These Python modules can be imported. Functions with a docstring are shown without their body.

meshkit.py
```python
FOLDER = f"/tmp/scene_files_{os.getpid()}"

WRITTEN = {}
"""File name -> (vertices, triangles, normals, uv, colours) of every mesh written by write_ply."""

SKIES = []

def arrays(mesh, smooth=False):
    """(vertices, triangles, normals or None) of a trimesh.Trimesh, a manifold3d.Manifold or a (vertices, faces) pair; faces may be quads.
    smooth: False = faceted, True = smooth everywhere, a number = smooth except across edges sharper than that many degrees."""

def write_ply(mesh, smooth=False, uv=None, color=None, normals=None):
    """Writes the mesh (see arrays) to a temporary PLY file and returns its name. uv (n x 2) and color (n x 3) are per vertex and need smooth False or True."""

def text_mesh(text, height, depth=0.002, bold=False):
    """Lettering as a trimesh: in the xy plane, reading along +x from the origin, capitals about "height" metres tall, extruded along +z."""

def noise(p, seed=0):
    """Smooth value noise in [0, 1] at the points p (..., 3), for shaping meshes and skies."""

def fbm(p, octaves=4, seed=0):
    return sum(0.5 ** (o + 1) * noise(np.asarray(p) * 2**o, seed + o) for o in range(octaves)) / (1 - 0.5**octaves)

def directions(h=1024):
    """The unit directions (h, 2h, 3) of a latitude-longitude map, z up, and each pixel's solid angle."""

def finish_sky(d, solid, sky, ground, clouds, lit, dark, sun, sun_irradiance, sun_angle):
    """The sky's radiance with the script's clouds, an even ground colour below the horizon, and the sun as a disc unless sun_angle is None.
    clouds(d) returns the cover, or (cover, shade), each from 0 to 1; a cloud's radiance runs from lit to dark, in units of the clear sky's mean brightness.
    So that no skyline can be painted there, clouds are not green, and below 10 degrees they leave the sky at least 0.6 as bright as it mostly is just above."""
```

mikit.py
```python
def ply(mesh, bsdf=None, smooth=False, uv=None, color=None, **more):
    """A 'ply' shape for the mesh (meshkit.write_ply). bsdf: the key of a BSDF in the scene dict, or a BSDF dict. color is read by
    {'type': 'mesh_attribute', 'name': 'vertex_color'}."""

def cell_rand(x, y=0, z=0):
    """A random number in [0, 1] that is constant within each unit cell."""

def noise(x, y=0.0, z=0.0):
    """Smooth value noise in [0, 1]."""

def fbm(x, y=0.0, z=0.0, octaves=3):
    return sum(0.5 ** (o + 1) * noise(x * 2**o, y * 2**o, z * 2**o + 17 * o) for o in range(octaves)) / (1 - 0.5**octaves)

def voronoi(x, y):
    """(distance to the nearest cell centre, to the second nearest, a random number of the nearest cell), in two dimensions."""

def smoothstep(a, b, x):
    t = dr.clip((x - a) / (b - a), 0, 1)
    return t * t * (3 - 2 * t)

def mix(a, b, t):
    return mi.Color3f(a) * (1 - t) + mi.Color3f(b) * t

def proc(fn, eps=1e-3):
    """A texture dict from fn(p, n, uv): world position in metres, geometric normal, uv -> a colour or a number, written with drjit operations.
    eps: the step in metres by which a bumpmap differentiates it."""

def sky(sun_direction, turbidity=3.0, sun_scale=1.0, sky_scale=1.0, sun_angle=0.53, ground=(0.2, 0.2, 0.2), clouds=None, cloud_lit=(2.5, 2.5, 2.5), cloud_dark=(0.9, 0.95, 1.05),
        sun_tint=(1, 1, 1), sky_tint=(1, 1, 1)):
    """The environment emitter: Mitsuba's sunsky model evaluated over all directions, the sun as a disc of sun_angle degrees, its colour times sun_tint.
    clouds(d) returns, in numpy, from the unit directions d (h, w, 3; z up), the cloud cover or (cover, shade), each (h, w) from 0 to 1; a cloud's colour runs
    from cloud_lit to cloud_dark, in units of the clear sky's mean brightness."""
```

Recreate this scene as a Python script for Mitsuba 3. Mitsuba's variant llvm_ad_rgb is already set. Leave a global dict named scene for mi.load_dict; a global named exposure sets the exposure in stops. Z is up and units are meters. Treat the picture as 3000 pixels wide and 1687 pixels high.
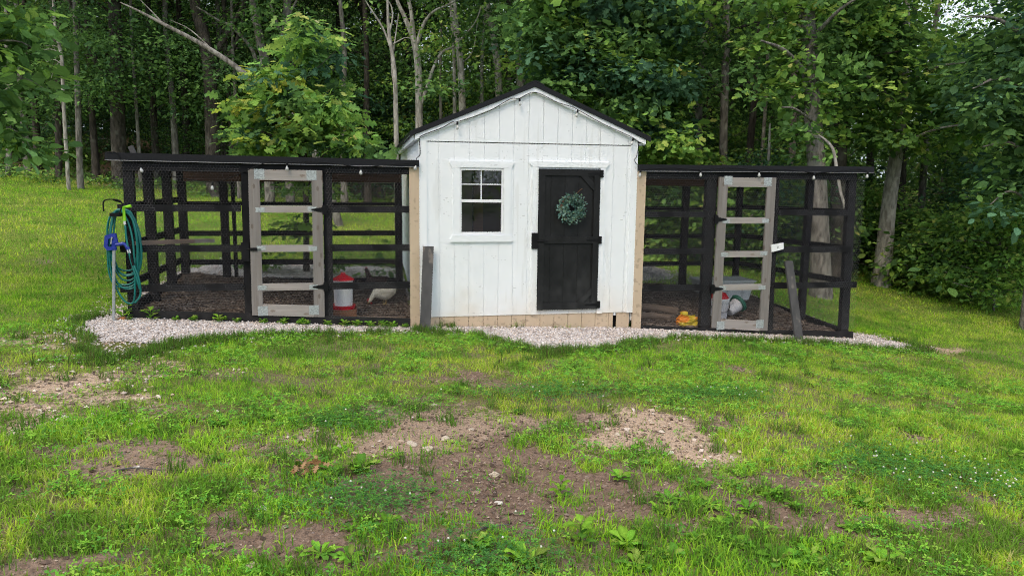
import math
import numpy as np, trimesh, manifold3d as m3, drjit as dr, mitsuba as mi, mikit
from mikit import proc, noise, fbm, voronoi, cell_rand, smoothstep, mix
import meshkit
from shapely.geometry import Polygon, box as sbox

scene, labels = {}, {}
T = mi.ScalarTransform4f
# ------------------------------------------------------------------ camera, sky, exposure
CAM_Z, PITCH, ROLL, YAW, FPX, DIST = 2.05, .142618, .0107178, .197007, 2136.3, 10.06
_cp, _sp, _cr, _sr = math.cos(PITCH), math.sin(PITCH), math.cos(ROLL), math.sin(ROLL)
_R, _U, _F = np.array([1., 0, 0]), np.array([0, _sp, _cp]), np.array([0, _cp, -_sp])
scene['camera'] = {'type': 'perspective', 'fov': 2 * math.degrees(math.atan(1500 / FPX)), 'fov_axis': 'x', 'near_clip': .1, 'far_clip': 400.,
                   'to_world': T().look_at(origin=[0, 0, CAM_Z], target=list(np.array([0, 0, CAM_Z]) + _F), up=list(_cr * _U - _sr * _R))}
scene['sky'] = mikit.sky([-.25, -.6, .72], turbidity=3, sun_scale=.22, sun_angle=22, clouds=lambda d: 1.0, cloud_lit=(2.24, 2.45, 2.8))
exposure = 2.48

# local frame of the shed's front: u to the right along the front, v to the back, z up
EU = np.array([math.cos(YAW), math.sin(YAW), 0]); EV = np.array([-math.sin(YAW), math.cos(YAW), 0]); W0 = DIST * math.cos(YAW)
def world(p):
    p = np.asarray(p, float)
    return p[..., :1] * EU + (p[..., 1:2] + W0) * EV + p[..., 2:3] * np.array([0, 0, 1.])
def local(x, y):
    P = np.stack([np.asarray(x, float), np.asarray(y, float)], -1)
    return P @ EU[:2], P @ EV[:2] - W0
def gz(u, v):
    u, v = np.asarray(u, float), np.asarray(v, float)
    b = sum(w * np.interp(u + o, [-30, -8, -3, .55, 3.8, 7.3, 12, 40], [2.0, .62, .306, .085, -.015, -.28, -.62, -2.4]) for o, w in ((-.8, .25), (0, .5), (.8, .25)))
    z = b + .08 * (np.log1p(np.exp(np.clip(v, -20, 60) * 1.5)) - math.log(2)) / 1.5
    bump = np.clip((-v - 1) / 1.5, 0, 1)
    q = np.stack([u * 1.7, v * 1.7, u * 0], -1)
    return z + bump * .05 * (meshkit.fbm(q, 3, 5) - .5)
def along(px, dist):
    """where a tree stands that is seen px (of 3000) across, dist metres away: u, v"""
    return local((px - 1500) / FPX * dist, dist)

# ------------------------------------------------------------------ helpers
def numbered(key):
    if key not in scene and key not in labels: return key
    n = 1
    while f'{key}_{n:03d}' in scene or f'{key}_{n:03d}' in labels: n += 1
    return f'{key}_{n:03d}'
def thing(name, label, cat, group=None):
    key = numbered(name); labels[key] = {'label': label, 'category': cat}
    if group: labels[key]['group'] = group
    return key
def obj(name, mesh, bsdf, parent=None, smooth=False, loc=True, **kw):
    key = numbered((parent + '__' if parent else '') + name)
    if isinstance(mesh, MB): mesh, c, uv = mesh.get(); kw = {**({'color': c} if c is not None else {}), **kw}
    if hasattr(mesh, 'to_mesh') or isinstance(mesh, (tuple, list)): v, f, _ = meshkit.arrays(mesh)
    else: v, f = np.array(mesh.vertices), np.array(mesh.faces)
    if loc: v = world(v)
    scene[key] = mikit.ply((v, f), bsdf, smooth, **kw)
    return key
def tag(key, label=None, cat=None, group=None, kind=None):
    d = labels.setdefault(key, {})
    for a, b in (('label', label), ('category', cat), ('group', group), ('kind', kind)):
        if b: d[a] = b
    return key
class MB:
    def __init__(s): s.v, s.f, s.c, s.n = [], [], [], 0
    def add(s, v, f, c=None):
        v, f = np.asarray(v, float), np.asarray(f, int)
        if f.shape[1] == 4: f = np.vstack([f[:, [0, 1, 2]], f[:, [0, 2, 3]]])
        s.v.append(v); s.f.append(f + s.n); s.n += len(v)
        if c is not None: s.c.append(np.broadcast_to(c, v.shape))
        return s
    def mesh(s, m): return s.add(m.vertices, m.faces)
    def get(s): return (np.vstack(s.v), np.vstack(s.f)), (np.vstack(s.c) if s.c else None), None
BF = np.array([[0, 3, 2, 1], [4, 5, 6, 7], [0, 1, 5, 4], [1, 2, 6, 5], [2, 3, 7, 6], [3, 0, 4, 7]])
def bx(u0, u1, v0, v1, z0, z1):
    return np.array([[u0, v0, z0], [u1, v0, z0], [u1, v1, z0], [u0, v1, z0], [u0, v0, z1], [u1, v0, z1], [u1, v1, z1], [u0, v1, z1]], float), BF
def prism(uz, v0, v1):
    """a polygon in the front plane (u, z), counter-clockwise, between depths v0 (front) and v1"""
    if not isinstance(uz, Polygon): uz = Polygon(uz)
    m = trimesh.creation.extrude_polygon(uz, v1 - v0, engine='earcut')
    x = np.array(m.vertices)
    return np.stack([x[:, 0], v1 - x[:, 2], x[:, 1]], 1), np.array(m.faces)
def beam(a, b, w, h, up=(0, 0, 1)):
    """a bar from a to b, w wide sideways and h high"""
    a, b = np.asarray(a, float), np.asarray(b, float); t = (b - a) / np.linalg.norm(b - a)
    s = np.cross(t, up); s /= np.linalg.norm(s); n = np.cross(s, t)
    o = [(-w / 2, -h / 2), (w / 2, -h / 2), (w / 2, h / 2), (-w / 2, h / 2)]
    v = np.array([e + s * x + n * y for e in (a, b) for x, y in o])
    return v, np.array([[0, 3, 2, 1], [4, 5, 6, 7], [0, 1, 5, 4], [1, 2, 6, 5], [2, 3, 7, 6], [3, 0, 4, 7]])
def tube(p, r, sides=6, cap=True):
    p = np.asarray(p, float); r = np.broadcast_to(r, (len(p),))
    t = np.gradient(p, axis=0); t /= np.linalg.norm(t, axis=1, keepdims=True) + 1e-12
    a = np.cross(t, np.where(np.abs(t[:, 2:]) < .9, [0, 0, 1.], [1., 0, 0])); a /= np.linalg.norm(a, axis=1, keepdims=True) + 1e-12
    for i in range(1, len(p)):
        k = a[i - 1] - t[i] * (a[i - 1] @ t[i]); a[i] = k / (np.linalg.norm(k) + 1e-12)
    b = np.cross(t, a); g = np.arange(sides) * 2 * np.pi / sides
    v = (p[:, None] + r[:, None, None] * (np.cos(g)[None, :, None] * a[:, None] + np.sin(g)[None, :, None] * b[:, None])).reshape(-1, 3)
    i, j = np.meshgrid(np.arange(len(p) - 1), np.arange(sides), indexing='ij')
    q = np.stack([i * sides + j, i * sides + (j + 1) % sides, (i + 1) * sides + (j + 1) % sides, (i + 1) * sides + j], -1).reshape(-1, 4)
    f = np.vstack([q[:, [0, 1, 2]], q[:, [0, 2, 3]]])
    if cap:
        n = len(v); v = np.vstack([v, p[0], p[-1]]); k = np.arange(sides); L = (len(p) - 1) * sides
        f = np.vstack([f, np.stack([(k + 1) % sides, k, k * 0 + n], 1), np.stack([L + k, L + (k + 1) % sides, k * 0 + n + 1], 1)])
    return v, f
def smooth_path(pts, n=8):
    """Catmull-Rom through the points"""
    p = np.asarray(pts, float); p = np.vstack([2 * p[0] - p[1], p, 2 * p[-1] - p[-2]]); out = []
    for i in range(1, len(p) - 2):
        t = np.linspace(0, 1, n, endpoint=False)[:, None]; a, b, c, d = p[i - 1:i + 3]
        out.append(.5 * (2 * b + (c - a) * t + (2 * a - 5 * b + 4 * c - d) * t**2 + (3 * b - a - 3 * c + d) * t**3))
    return np.vstack(out + [p[-2][None]])
def lathe(prof, at, n=20, axis=(0, 0, 1)):
    m = trimesh.creation.revolve(np.asarray(prof, float), sections=n)
    v = np.array(m.vertices); z = np.asarray(axis, float); z /= np.linalg.norm(z)
    x = np.cross([0, 1., 0] if abs(z[1]) < .9 else [1., 0, 0], z); x /= np.linalg.norm(x); y = np.cross(z, x)
    return v[:, :1] * x + v[:, 1:2] * y + v[:, 2:] * z + np.asarray(at, float), np.array(m.faces)
def balls(chains, seg=14):
    """a Manifold of hulls of neighbouring balls: chains of (x, y, z, r)"""
    out = []
    for ch in chains:
        s = [m3.Manifold.sphere(c[3], seg).translate(list(map(float, c[:3]))) for c in ch]
        out += [s[0]] if len(s) == 1 else [m3.Manifold.batch_hull([a, b]) for a, b in zip(s, s[1:])]
    return m3.Manifold.batch_boolean(out, m3.OpType.Add)
def soften(man, edge, it=8):
    v, f, _ = meshkit.arrays(man.refine_to_length(edge)); m = trimesh.Trimesh(v, f, process=True)
    trimesh.smoothing.filter_taubin(m, iterations=it); return np.array(m.vertices), np.array(m.faces)

# ------------------------------------------------------------------ materials
def mat(key, base, rough=.6, bump=None, scale=.002, **kw):
    b = {'type': 'principled', 'base_color': proc(base) if callable(base) else {'type': 'rgb', 'value': list(base)}, 'roughness': rough, 'specular': kw.pop('specular', .3), **kw}
    if bump is not None: b = {'type': 'bumpmap', 'tex': proc(bump, eps=1.5e-3), 'scale': scale, 'bsdf': b}
    scene[key] = {'type': 'twosided', 'bsdf': b}
def lu(p): return p.x * float(EU[0]) + p.y * float(EU[1])
def lv(p): return p.x * float(EV[0]) + p.y * float(EV[1]) - W0
def C(*a): return mi.Color3f(*a)
def white_fn(p, n, uv):
    u, z = lu(p), p.z
    d = fbm(u * 3, lv(p) * 3, z * 3, 3)
    low = smoothstep(.95, .22, z + .35 * noise(u * 3, z * 2, 8.)) * (.3 + .7 * noise(u * 7, z * 9)); drip = smoothstep(.66, .8, noise(u * 26, z * 1.6, 3.)) * smoothstep(.5, .7, noise(u * 2.2, z * 1.1, 6.))
    speck = smoothstep(.86, .9, noise(u * 38, lv(p) * 38, z * 38)) * smoothstep(.6, .8, noise(u * 6, z * 5, 3.))
    c = mix((.77, .80, .825), (.825, .85, .875), d)
    c = mix(mix(c, (.66, .56, .42), low * .6), (.55, .54, .50), drip * .22)
    return mix(c, (.35, .34, .33), speck * .5)
def grain_h(p, n, uv):
    u, z = lu(p), p.z
    return fbm(u * 22 + 3 * noise(z * 9, u * 3), z * 85, lv(p) * 40, 2)
mat('white_paint', white_fn, .5, grain_h, .0028)
mat('white_plain', (.78, .79, .8), .4)
def tan_fn(p, n, uv):
    u, z = lu(p), p.z
    c = mix((.50, .39, .275), (.58, .46, .335), fbm(u * 4, z * 3, lv(p) * 4))
    c = mix(c, (.30, .22, .15), smoothstep(.80, .86, noise(u * 30, z * 30)) * .5)
    return mix(c, (.33, .26, .2), smoothstep(.12, -.02, z - .06 + .03 * u) * .35)
mat('tan_paint', tan_fn, .6, grain_h, .003)
def black_fn(p, n, uv):
    d = fbm(p.x * 9, p.y * 9, p.z * 7, 3)
    c = mix((.0065, .0067, .0075), (.018, .018, .020), d)
    low = smoothstep(.75, .15, p.z + .055 * (lu(p) - 1.5))
    return mix(c, (.055, .052, .052), low * (.25 + .75 * noise(p.x * 14, p.y * 14, p.z * 10)) * .5)
mat('black_wood', black_fn, .55, lambda p, n, uv: fbm(lu(p) * 30, lv(p) * 30, p.z * 60, 2), .003, specular=.08)
mat('black_door', lambda p, n, uv: mix((.005, .0055, .006), (.017, .0175, .0185), fbm(lu(p) * 8, p.z * 6)) + C(.032) * smoothstep(1.1, .25, p.z + .3 * noise(lu(p) * 4, p.z * 3)) * noise(lu(p) * 14, p.z * 9),
    .55, lambda p, n, uv: fbm(lu(p) * 60, p.z * 16, lv(p) * 30, 2), .005, specular=.25)
mat('black_metal', (.007, .007, .009), .42, specular=.28)
mat('iron', (.005, .005, .006), .5, specular=.2)
mat('edge_metal', (.30, .30, .31), .35)
def weathered(ax):
    def fn(p, n, uv):
        u, z = lu(p), p.z
        a, b = (u, z) if ax else (z, u)
        w = fbm(a * 1.6, b * 26 + 2.5 * noise(a * 1.5, b * 4), lv(p) * 10, 3)
        g = noise(a * 2.2, b * 90 + 4 * noise(a * 2, b * 6))
        c = mix((.15, .135, .125), (.27, .25, .235), w)
        c = mix(c, (.17, .145, .125), smoothstep(.62, .9, g) * .5)
        d1, _, r = voronoi(a * 2.3 + 7, b * 5)
        return mix(c, (.13, .105, .085), smoothstep(.10, .05, d1) * .85)
    return fn
mat('grey_wood', weathered(False), .7, lambda p, n, uv: noise(p.z * 4, lu(p) * 120), .0015)
mat('grey_rail', lambda p, n, uv: weathered(True)(p, n, uv) * 1.5, .7)
mat('galvanised', lambda p, n, uv: mix((.36, .39, .40), (.55, .585, .60), noise(lu(p) * 45, lv(p) * 45, p.z * 45)), .38, metallic=.35)
mat('plate', lambda p, n, uv: mix((.30, .33, .335), (.50, .54, .545), cell_rand(dr.floor(lu(p) * 80), dr.floor(p.z * 80), 1.)), .4, metallic=.3)
mat('wire', (.19, .19, .205), .4, metallic=.3)
mat('brown_wood', lambda p, n, uv: mix((.10, .045, .025), (.21, .10, .055), fbm(lu(p) * 3, p.z * 40, lv(p) * 3)), .75)
mat('old_wood', lambda p, n, uv: mix((.09, .065, .05), (.25, .19, .15), fbm(lu(p) * 5, p.z * 30, lv(p) * 6)), .8)
mat('slate_wood', lambda p, n, uv: mix(mix((.045, .045, .047), (.105, .10, .10), fbm(lu(p) * 16, p.z * 5, lv(p) * 16)), (.22, .19, .165), smoothstep(.66, .8, fbm(lu(p) * 11, p.z * 7, 4.)) * .7),
    .75, lambda p, n, uv: fbm(lu(p) * 50, p.z * 8, lv(p) * 50, 2), .003)
mat('blue_paint', (.012, .03, .27), .35, specular=.5, clearcoat=.3)
mat('steel_pipe', lambda p, n, uv: mix((.38, .40, .42), (.5, .52, .54), noise(p.z * 30, lu(p) * 60)), .35, metallic=.5)
mat('hose', lambda p, n, uv: mix((.005, .115, .10), (.008, .165, .15), noise(p.z * 7, lu(p) * 30)), .3, specular=.5)
mat('lime', (.25, .62, .02), .35)
mat('red_plastic', (.42, .01, .02), .35)
mat('white_plastic', (.66, .66, .70), .4)
mat('pale_plastic', (.56, .58, .58), .45)
mat('green_plastic', (.02, .13, .09), .45)
mat('bulb', (.45, .45, .44), .12, specular=.6, clearcoat=.6)
mat('bag', lambda p, n, uv: mix((.50, .37, .025), (.62, .20, .015), smoothstep(.42, .6, noise(lu(p) * 11, p.z * 12, lv(p) * 9))), .35, specular=.5)
mat('dark_inside', (.055, .047, .04), .8)
mat('inner_tan', (.30, .27, .21), .8)
scene['pane'] = {'type': 'thindielectric', 'int_ior': 1.5}
mat('hen_pale', lambda p, n, uv: mix((.50, .47, .38), (.78, .75, .66), noise(lu(p) * 60, p.z * 80, lv(p) * 60)), .85)
mat('hen_dark', lambda p, n, uv: mix((.02, .012, .012), (.06, .03, .026), noise(lu(p) * 60, p.z * 80, lv(p) * 60)), .6)
mat('hen_leg', (.45, .3, .1), .6)
VC = {'type': 'mesh_attribute', 'name': 'vertex_color'}
scene['leaf'] = {'type': 'principledthin', 'base_color': VC, 'roughness': .42, 'diff_trans': .75, 'eta': 1.4, 'spec_trans': 0.}
scene['wreath_leaf'] = {'type': 'twosided', 'bsdf': {'type': 'principled', 'base_color': VC, 'roughness': .5, 'specular': .4}}
scene['blade'] = {'type': 'principledthin', 'base_color': VC, 'roughness': .55, 'diff_trans': .7, 'eta': 1.35, 'spec_trans': 0.}
scene['stone'] = {'type': 'twosided', 'bsdf': {'type': 'diffuse', 'reflectance': VC}}
def bark(lo, hi, lich):
    def fn(p, n, uv):
        a = fbm(p.x * 22, p.y * 22, p.z * 5, 3)
        c = mix(lo, hi, smoothstep(.25, .75, a))
        return mix(c, lich, smoothstep(.58, .75, fbm(p.x * 6, p.y * 6, p.z * 4 + 9, 3)) * .7)
    return fn
bb = lambda p, n, uv: fbm(p.x * 30, p.y * 30, p.z * 7, 3)
mat('bark_pale', bark((.22, .20, .175), (.46, .43, .39), (.56, .54, .49)), .85, bb, .02)
mat('bark_dark', bark((.035, .030, .025), (.095, .08, .068), (.14, .135, .115)), .9, bb, .02)
mat('bark_grey', bark((.10, .09, .08), (.26, .24, .215), (.36, .35, .31)), .9, bb, .02)
def ground_fn(p, n, uv):
    x, y = p.x, p.y
    f1 = fbm(x * 3.1, y * 3.1, 2., 4); f2 = noise(x * 37, y * 37); f3 = noise(x * 140, y * 140, 5.)
    dirt, sand = uv.x, uv.y; v_ = lv(p)
    thatch = mix(mix((.10, .12, .03), (.22, .19, .09), f2 * .6 + f1 * .4), mix((.10, .075, .052), (.24, .185, .13), f3), smoothstep(.48, .62, fbm(x * 1.9, y * 1.9, 7., 4)) * .85)
    earth = mix((.085, .055, .04), (.27, .185, .14), f2 * .45 + f3 * .35 + f1 * .2)
    sandc = mix((.36, .25, .165), (.58, .44, .33), f3 * .6 + f2 * .4)
    earth = mix(earth, sandc, sand * smoothstep(.08, .42, f1 + .25 * f2))
    thatch = mix(thatch, mix((.13, .21, .035), (.25, .32, .06), f2 * .6 + f1 * .4), smoothstep(-2.5, 1.5, v_) * .85)
    return mix(thatch, earth, smoothstep(.30, .58, dirt + .35 * (f2 - .5)))
scene['ground_mat'] = {'type': 'twosided', 'bsdf': {'type': 'bumpmap', 'tex': proc(lambda p, n, uv: fbm(p.x * 26, p.y * 26, 1., 4), eps=3e-3), 'scale': .06, 'bsdf': {'type': 'diffuse', 'reflectance': proc(ground_fn)}}}
mat('gravel_base', lambda p, n, uv: mix((.30, .27, .255), (.60, .55, .53), noise(p.x * 60, p.y * 60) * .6 + .4 * noise(p.x * 150, p.y * 150)), .9)
mat('soil_mat', lambda p, n, uv: mix((.045, .035, .029), (.15, .12, .10), fbm(p.x * 14, p.y * 14, 0., 4)), .95, lambda p, n, uv: fbm(p.x * 25, p.y * 25, 1., 3), .03)

# ------------------------------------------------------------------ ground
rng = np.random.default_rng(11)
BLOBS = [(.5, -4.75, .8, .4, .8, .15), (1.4, -4.95, .6, .3, .7, .1), (.6, -4.1, .75, .5, 1, .55), (.05, -4.2, .5, .35, .9, .6), (1.0, -4.45, .5, .35, .85, .1), (2.3, -4.35, .55, .7, 1, .95), (1.85, -4.1, .5, .35, .9, .3), (2.9, -4.2, .6, .25, .8, .3), (3.4, -4.1, .5, .18, .6, .1), (.45, -5.35, .85, .55, 1, .05), (1.15, -5.05, .6, .45, 1, .1), (.2, -5.9, .5, .35, .8, .05),
         (1.55, -5.55, .5, .4, .8, .1), (-2.6, -3.1, .8, .9, .62, 1), (-2.4, -3.9, .6, .6, .58, 1), (-2.0, -2.4, .6, .5, .5, .8), (-1.6, -4.75, .6, .22, .75, .35), (-.9, -4.6, .5, .3, .6, .4), (.95, -2.6, .5, .3, .8, .1), (1.2, -2.9, .35, .25, .6, .1), (-.5, -5.95, .5, .25, .75, .1),
         (-1.7, -6.3, .45, .18, .7, .2), (3.5, -6.0, .5, .3, .7, .2), (2.5, -5.9, .6, .35, .75, .1), (1.9, -6.0, .4, .25, .75, .2), (-.4, -4.25, .6, .3, .6, .7), (2.2, -5.3, .5, .3, .65, .1), (2.9, -5.35, .4, .3, .6, .1), (3.1, -4.9, .5, .2, .55, .1),
         (-3.6, -1.3, .7, .35, .6, .9), (8.6, -.4, .6, .3, .8, .9), (-5.3, 3.4, .5, .3, .6, .6), (-7.5, 5.5, .9, .4, .6, .5), (.8, -6.3, .4, .2, .7, .1), (4.4, -2.2, .3, .2, .5, .3), (5.2, -1.3, .3, .15, .5, .4)]
def nz(u, v, s, seed, o=3): return meshkit.fbm(np.stack([u * s, v * s, np.zeros_like(u)], -1), o, seed)
def masks(u, v):
    d, s = .52 * np.clip((nz(u, v, 1.3, 5, 4) - .52) * 5, 0, 1) * np.clip((-v - 2.6) / 1.5, 0, 1), .25 * np.ones_like(u)
    wu, wv = u + 1.1 * (nz(u, v, 2.4, 3, 4) - .5), v + .9 * (nz(u, v, 2.4, 4, 4) - .5)
    for a, b, ra, rb, k, sa in BLOBS:
        g = k * np.exp(-(((wu - a) / ra)**2 + ((wv - b) / rb)**2) * .9)
        s = np.where(g > d, sa, s); d = np.maximum(d, g)
    return np.clip(d * (.30 + 1.25 * nz(u, v, 6, 6, 4)), 0, 1), s
def spaced(a, b, lo, hi, fine, coarse_n):
    m = np.arange(lo, hi, fine); g = np.linspace(0, 1, coarse_n)[1:]**2
    return np.concatenate([(lo - (lo - a) * g)[::-1], m, m[-1] + (b - m[-1]) * g])
gu, gv = spaced(-70, 75, -5.5, 9.5, .072, 40), spaced(-14, 110, -7.2, 1.2, .066, 50)
U, V = np.meshgrid(gu, gv)
dm, sm = masks(U, V)
WOOD = np.interp(U, [-34, -16, -11, -6, -3.8, .3, 3.2, 5.4, 7.5, 10, 12.6, 14.4, 17.5, 22], [16.4, 16.6, 16.2, 15.3, 15, 16.7, 14.6, 11.6, 9.4, 8.3, 7.3, 4.8, 2.2, -1]); far = V > WOOD
GZ = gz(U, V) + np.clip((-V - .7) / .6, 0, 1) * np.clip((V + 7.1) / .5, 0, 1) * np.clip((U + 5.4) / .6, 0, 1) * np.clip((9.4 - U) / .6, 0, 1) * .03 * (nz(U, V, 7, 8) - .5)
i, j = np.meshgrid(np.arange(len(gv) - 1), np.arange(len(gu) - 1), indexing='ij'); k0 = i * len(gu) + j
GF = np.stack([k0, k0 + 1, k0 + len(gu) + 1, k0 + len(gu)], -1).reshape(-1, 4)
obj('ground', (np.stack([U.ravel(), V.ravel(), GZ.ravel()], 1), np.vstack([GF[:, :3], GF[:, [0, 2, 3]]])), 'ground_mat', smooth=True, uv=np.stack([np.where(far, .62, dm).ravel(), sm.ravel()], 1))
tag('ground', 'sloping lawn ground with bare sandy and muddy patches', kind='structure')
tag('sky', 'bright overcast white sky', kind='structure')

GRAVEL = Polygon([(-3.42, -.35), (-3.3, .1), (-3.25, .5), (-3.2, 3.2), (-2.6, 4.2), (.6, 4.4), (.69, 2.9), (.69, .05), (3.74, .05), (3.75, 3.3), (4.6, 4.2), (5.2, 3.5), (7.35, 3.45), (7.6, .5), (8.0, .15), (8.25, -.35), (7.7, -.74), (6.94, -.53), (6.1, -.38), (5.2, -.4), (4.34, -.44), (3.4, -.86), (3.0, -1.2), (2.5, -1.28), (2.1, -1.36), (1.76, -.86), (1.35, -.34), (.67, -.17), (-.34, -.52), (-1.3, -.66), (-1.95, -1.1), (-2.2, -1.4), (-2.45, -1.9), (-2.7, -2.05), (-3.05, -1.2)])
from shapely import contains_xy
def in_gravel(u, v, grow=0.):
    a = contains_xy(GRAVEL.buffer(grow), u + .34 * (nz(u, v, 3.5, 21, 4) - .5), v + .26 * (nz(u, v, 3.5, 22, 4) - .5))
    return a
def sheet(name, mask, u0, u1, v0, v1, step, lift, m, smooth=True, extra=None):
    a, b = np.arange(u0, u1, step), np.arange(v0, v1, step); A, B = np.meshgrid(a, b)
    z = gz(A, B) + lift + (extra(A, B) if extra is not None else 0)
    i, j = np.meshgrid(np.arange(len(b) - 1), np.arange(len(a) - 1), indexing='ij'); k = i * len(a) + j
    q = np.stack([k, k + 1, k + len(a) + 1, k + len(a)], -1).reshape(-1, 4)
    keep = mask(A.ravel()[q].mean(1), B.ravel()[q].mean(1)); q = q[keep]
    used, inv = np.unique(q, return_inverse=True); q = inv.reshape(-1, 4)
    return obj(name, (np.stack([A.ravel(), B.ravel(), z.ravel()], 1)[used], q), m, smooth=smooth)
def in_runs(u, v): return ((u > -2.95) & (u < .62) & (v > -.02) & (v < 2.78)) | ((u > 3.8) & (u < 7.22) & (v > -.02) & (v < 3.42))
sheet('gravel_bed', lambda u, v: in_gravel(u, v, -.06) & (v > -1.3 + .3 * (nz(u, v, 3, 9) - .5)) & ~in_runs(u, v) & ~((u > .7) & (u < 3.74) & (v > .08)), -3.6, 8.4, -2.2, 4.5, .05, .012, 'gravel_base')
tag('gravel_bed', 'pale crushed gravel bed in front of the shed and runs', kind='structure')
sheet('run_soil', in_runs, -3.0, 7.3, -.05, 3.5, .06, .02, 'soil_mat', extra=lambda u, v: .10 * np.clip(nz(u, v, 2.5, 31) - .45, 0, 1) + .03 * nz(u, v, 9, 32))
tag('run_soil', 'dark brown bare soil and mulch inside the fenced runs', kind='structure')

# small stones: jittered octahedra
OCT_V = np.array([[1, 0, 0], [-1, 0, 0], [0, 1, 0], [0, -1, 0], [0, 0, 1], [0, 0, -1.]]); OCT_F = np.array([[0, 2, 4], [2, 1, 4], [1, 3, 4], [3, 0, 4], [2, 0, 5], [1, 2, 5], [3, 1, 5], [0, 3, 5]])
def frames(n, r, tilt=3.14):
    a = r.uniform(0, 2 * np.pi, n); z = np.stack([np.sin(tilt * r.random(n)) * np.cos(b := r.uniform(0, 6.28, n)), 0 * a, 0 * a], 1)
    t = tilt * r.random(n); nrm = np.stack([np.sin(t) * np.cos(b), np.sin(t) * np.sin(b), np.cos(t)], 1)
    x = np.stack([np.cos(a), np.sin(a), 0 * a], 1); x -= nrm * (x * nrm).sum(1, keepdims=True); x /= np.linalg.norm(x, axis=1, keepdims=True)
    return np.stack([x, np.cross(nrm, x), nrm], -1)
def scatter(tv, tf, pos, fr, scale, col, mb=None):
    """copies of a small mesh: pos (n,3), frames (n,3,3), scale (n,) or (n,3), colour (n,3)"""
    n, k = len(pos), len(tv); scale = np.asarray(scale, float); scale = scale[:, None] if scale.ndim == 1 else scale
    v = np.einsum('nij,nkj->nki', fr, tv[None] * scale[:, None, :]) + pos[:, None]
    f = tf[None] + (np.arange(n) * k)[:, None, None]
    mb = mb or MB(); mb.add(v.reshape(-1, 3), f.reshape(-1, tf.shape[1]), np.repeat(col, k, 0)); return mb
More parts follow.
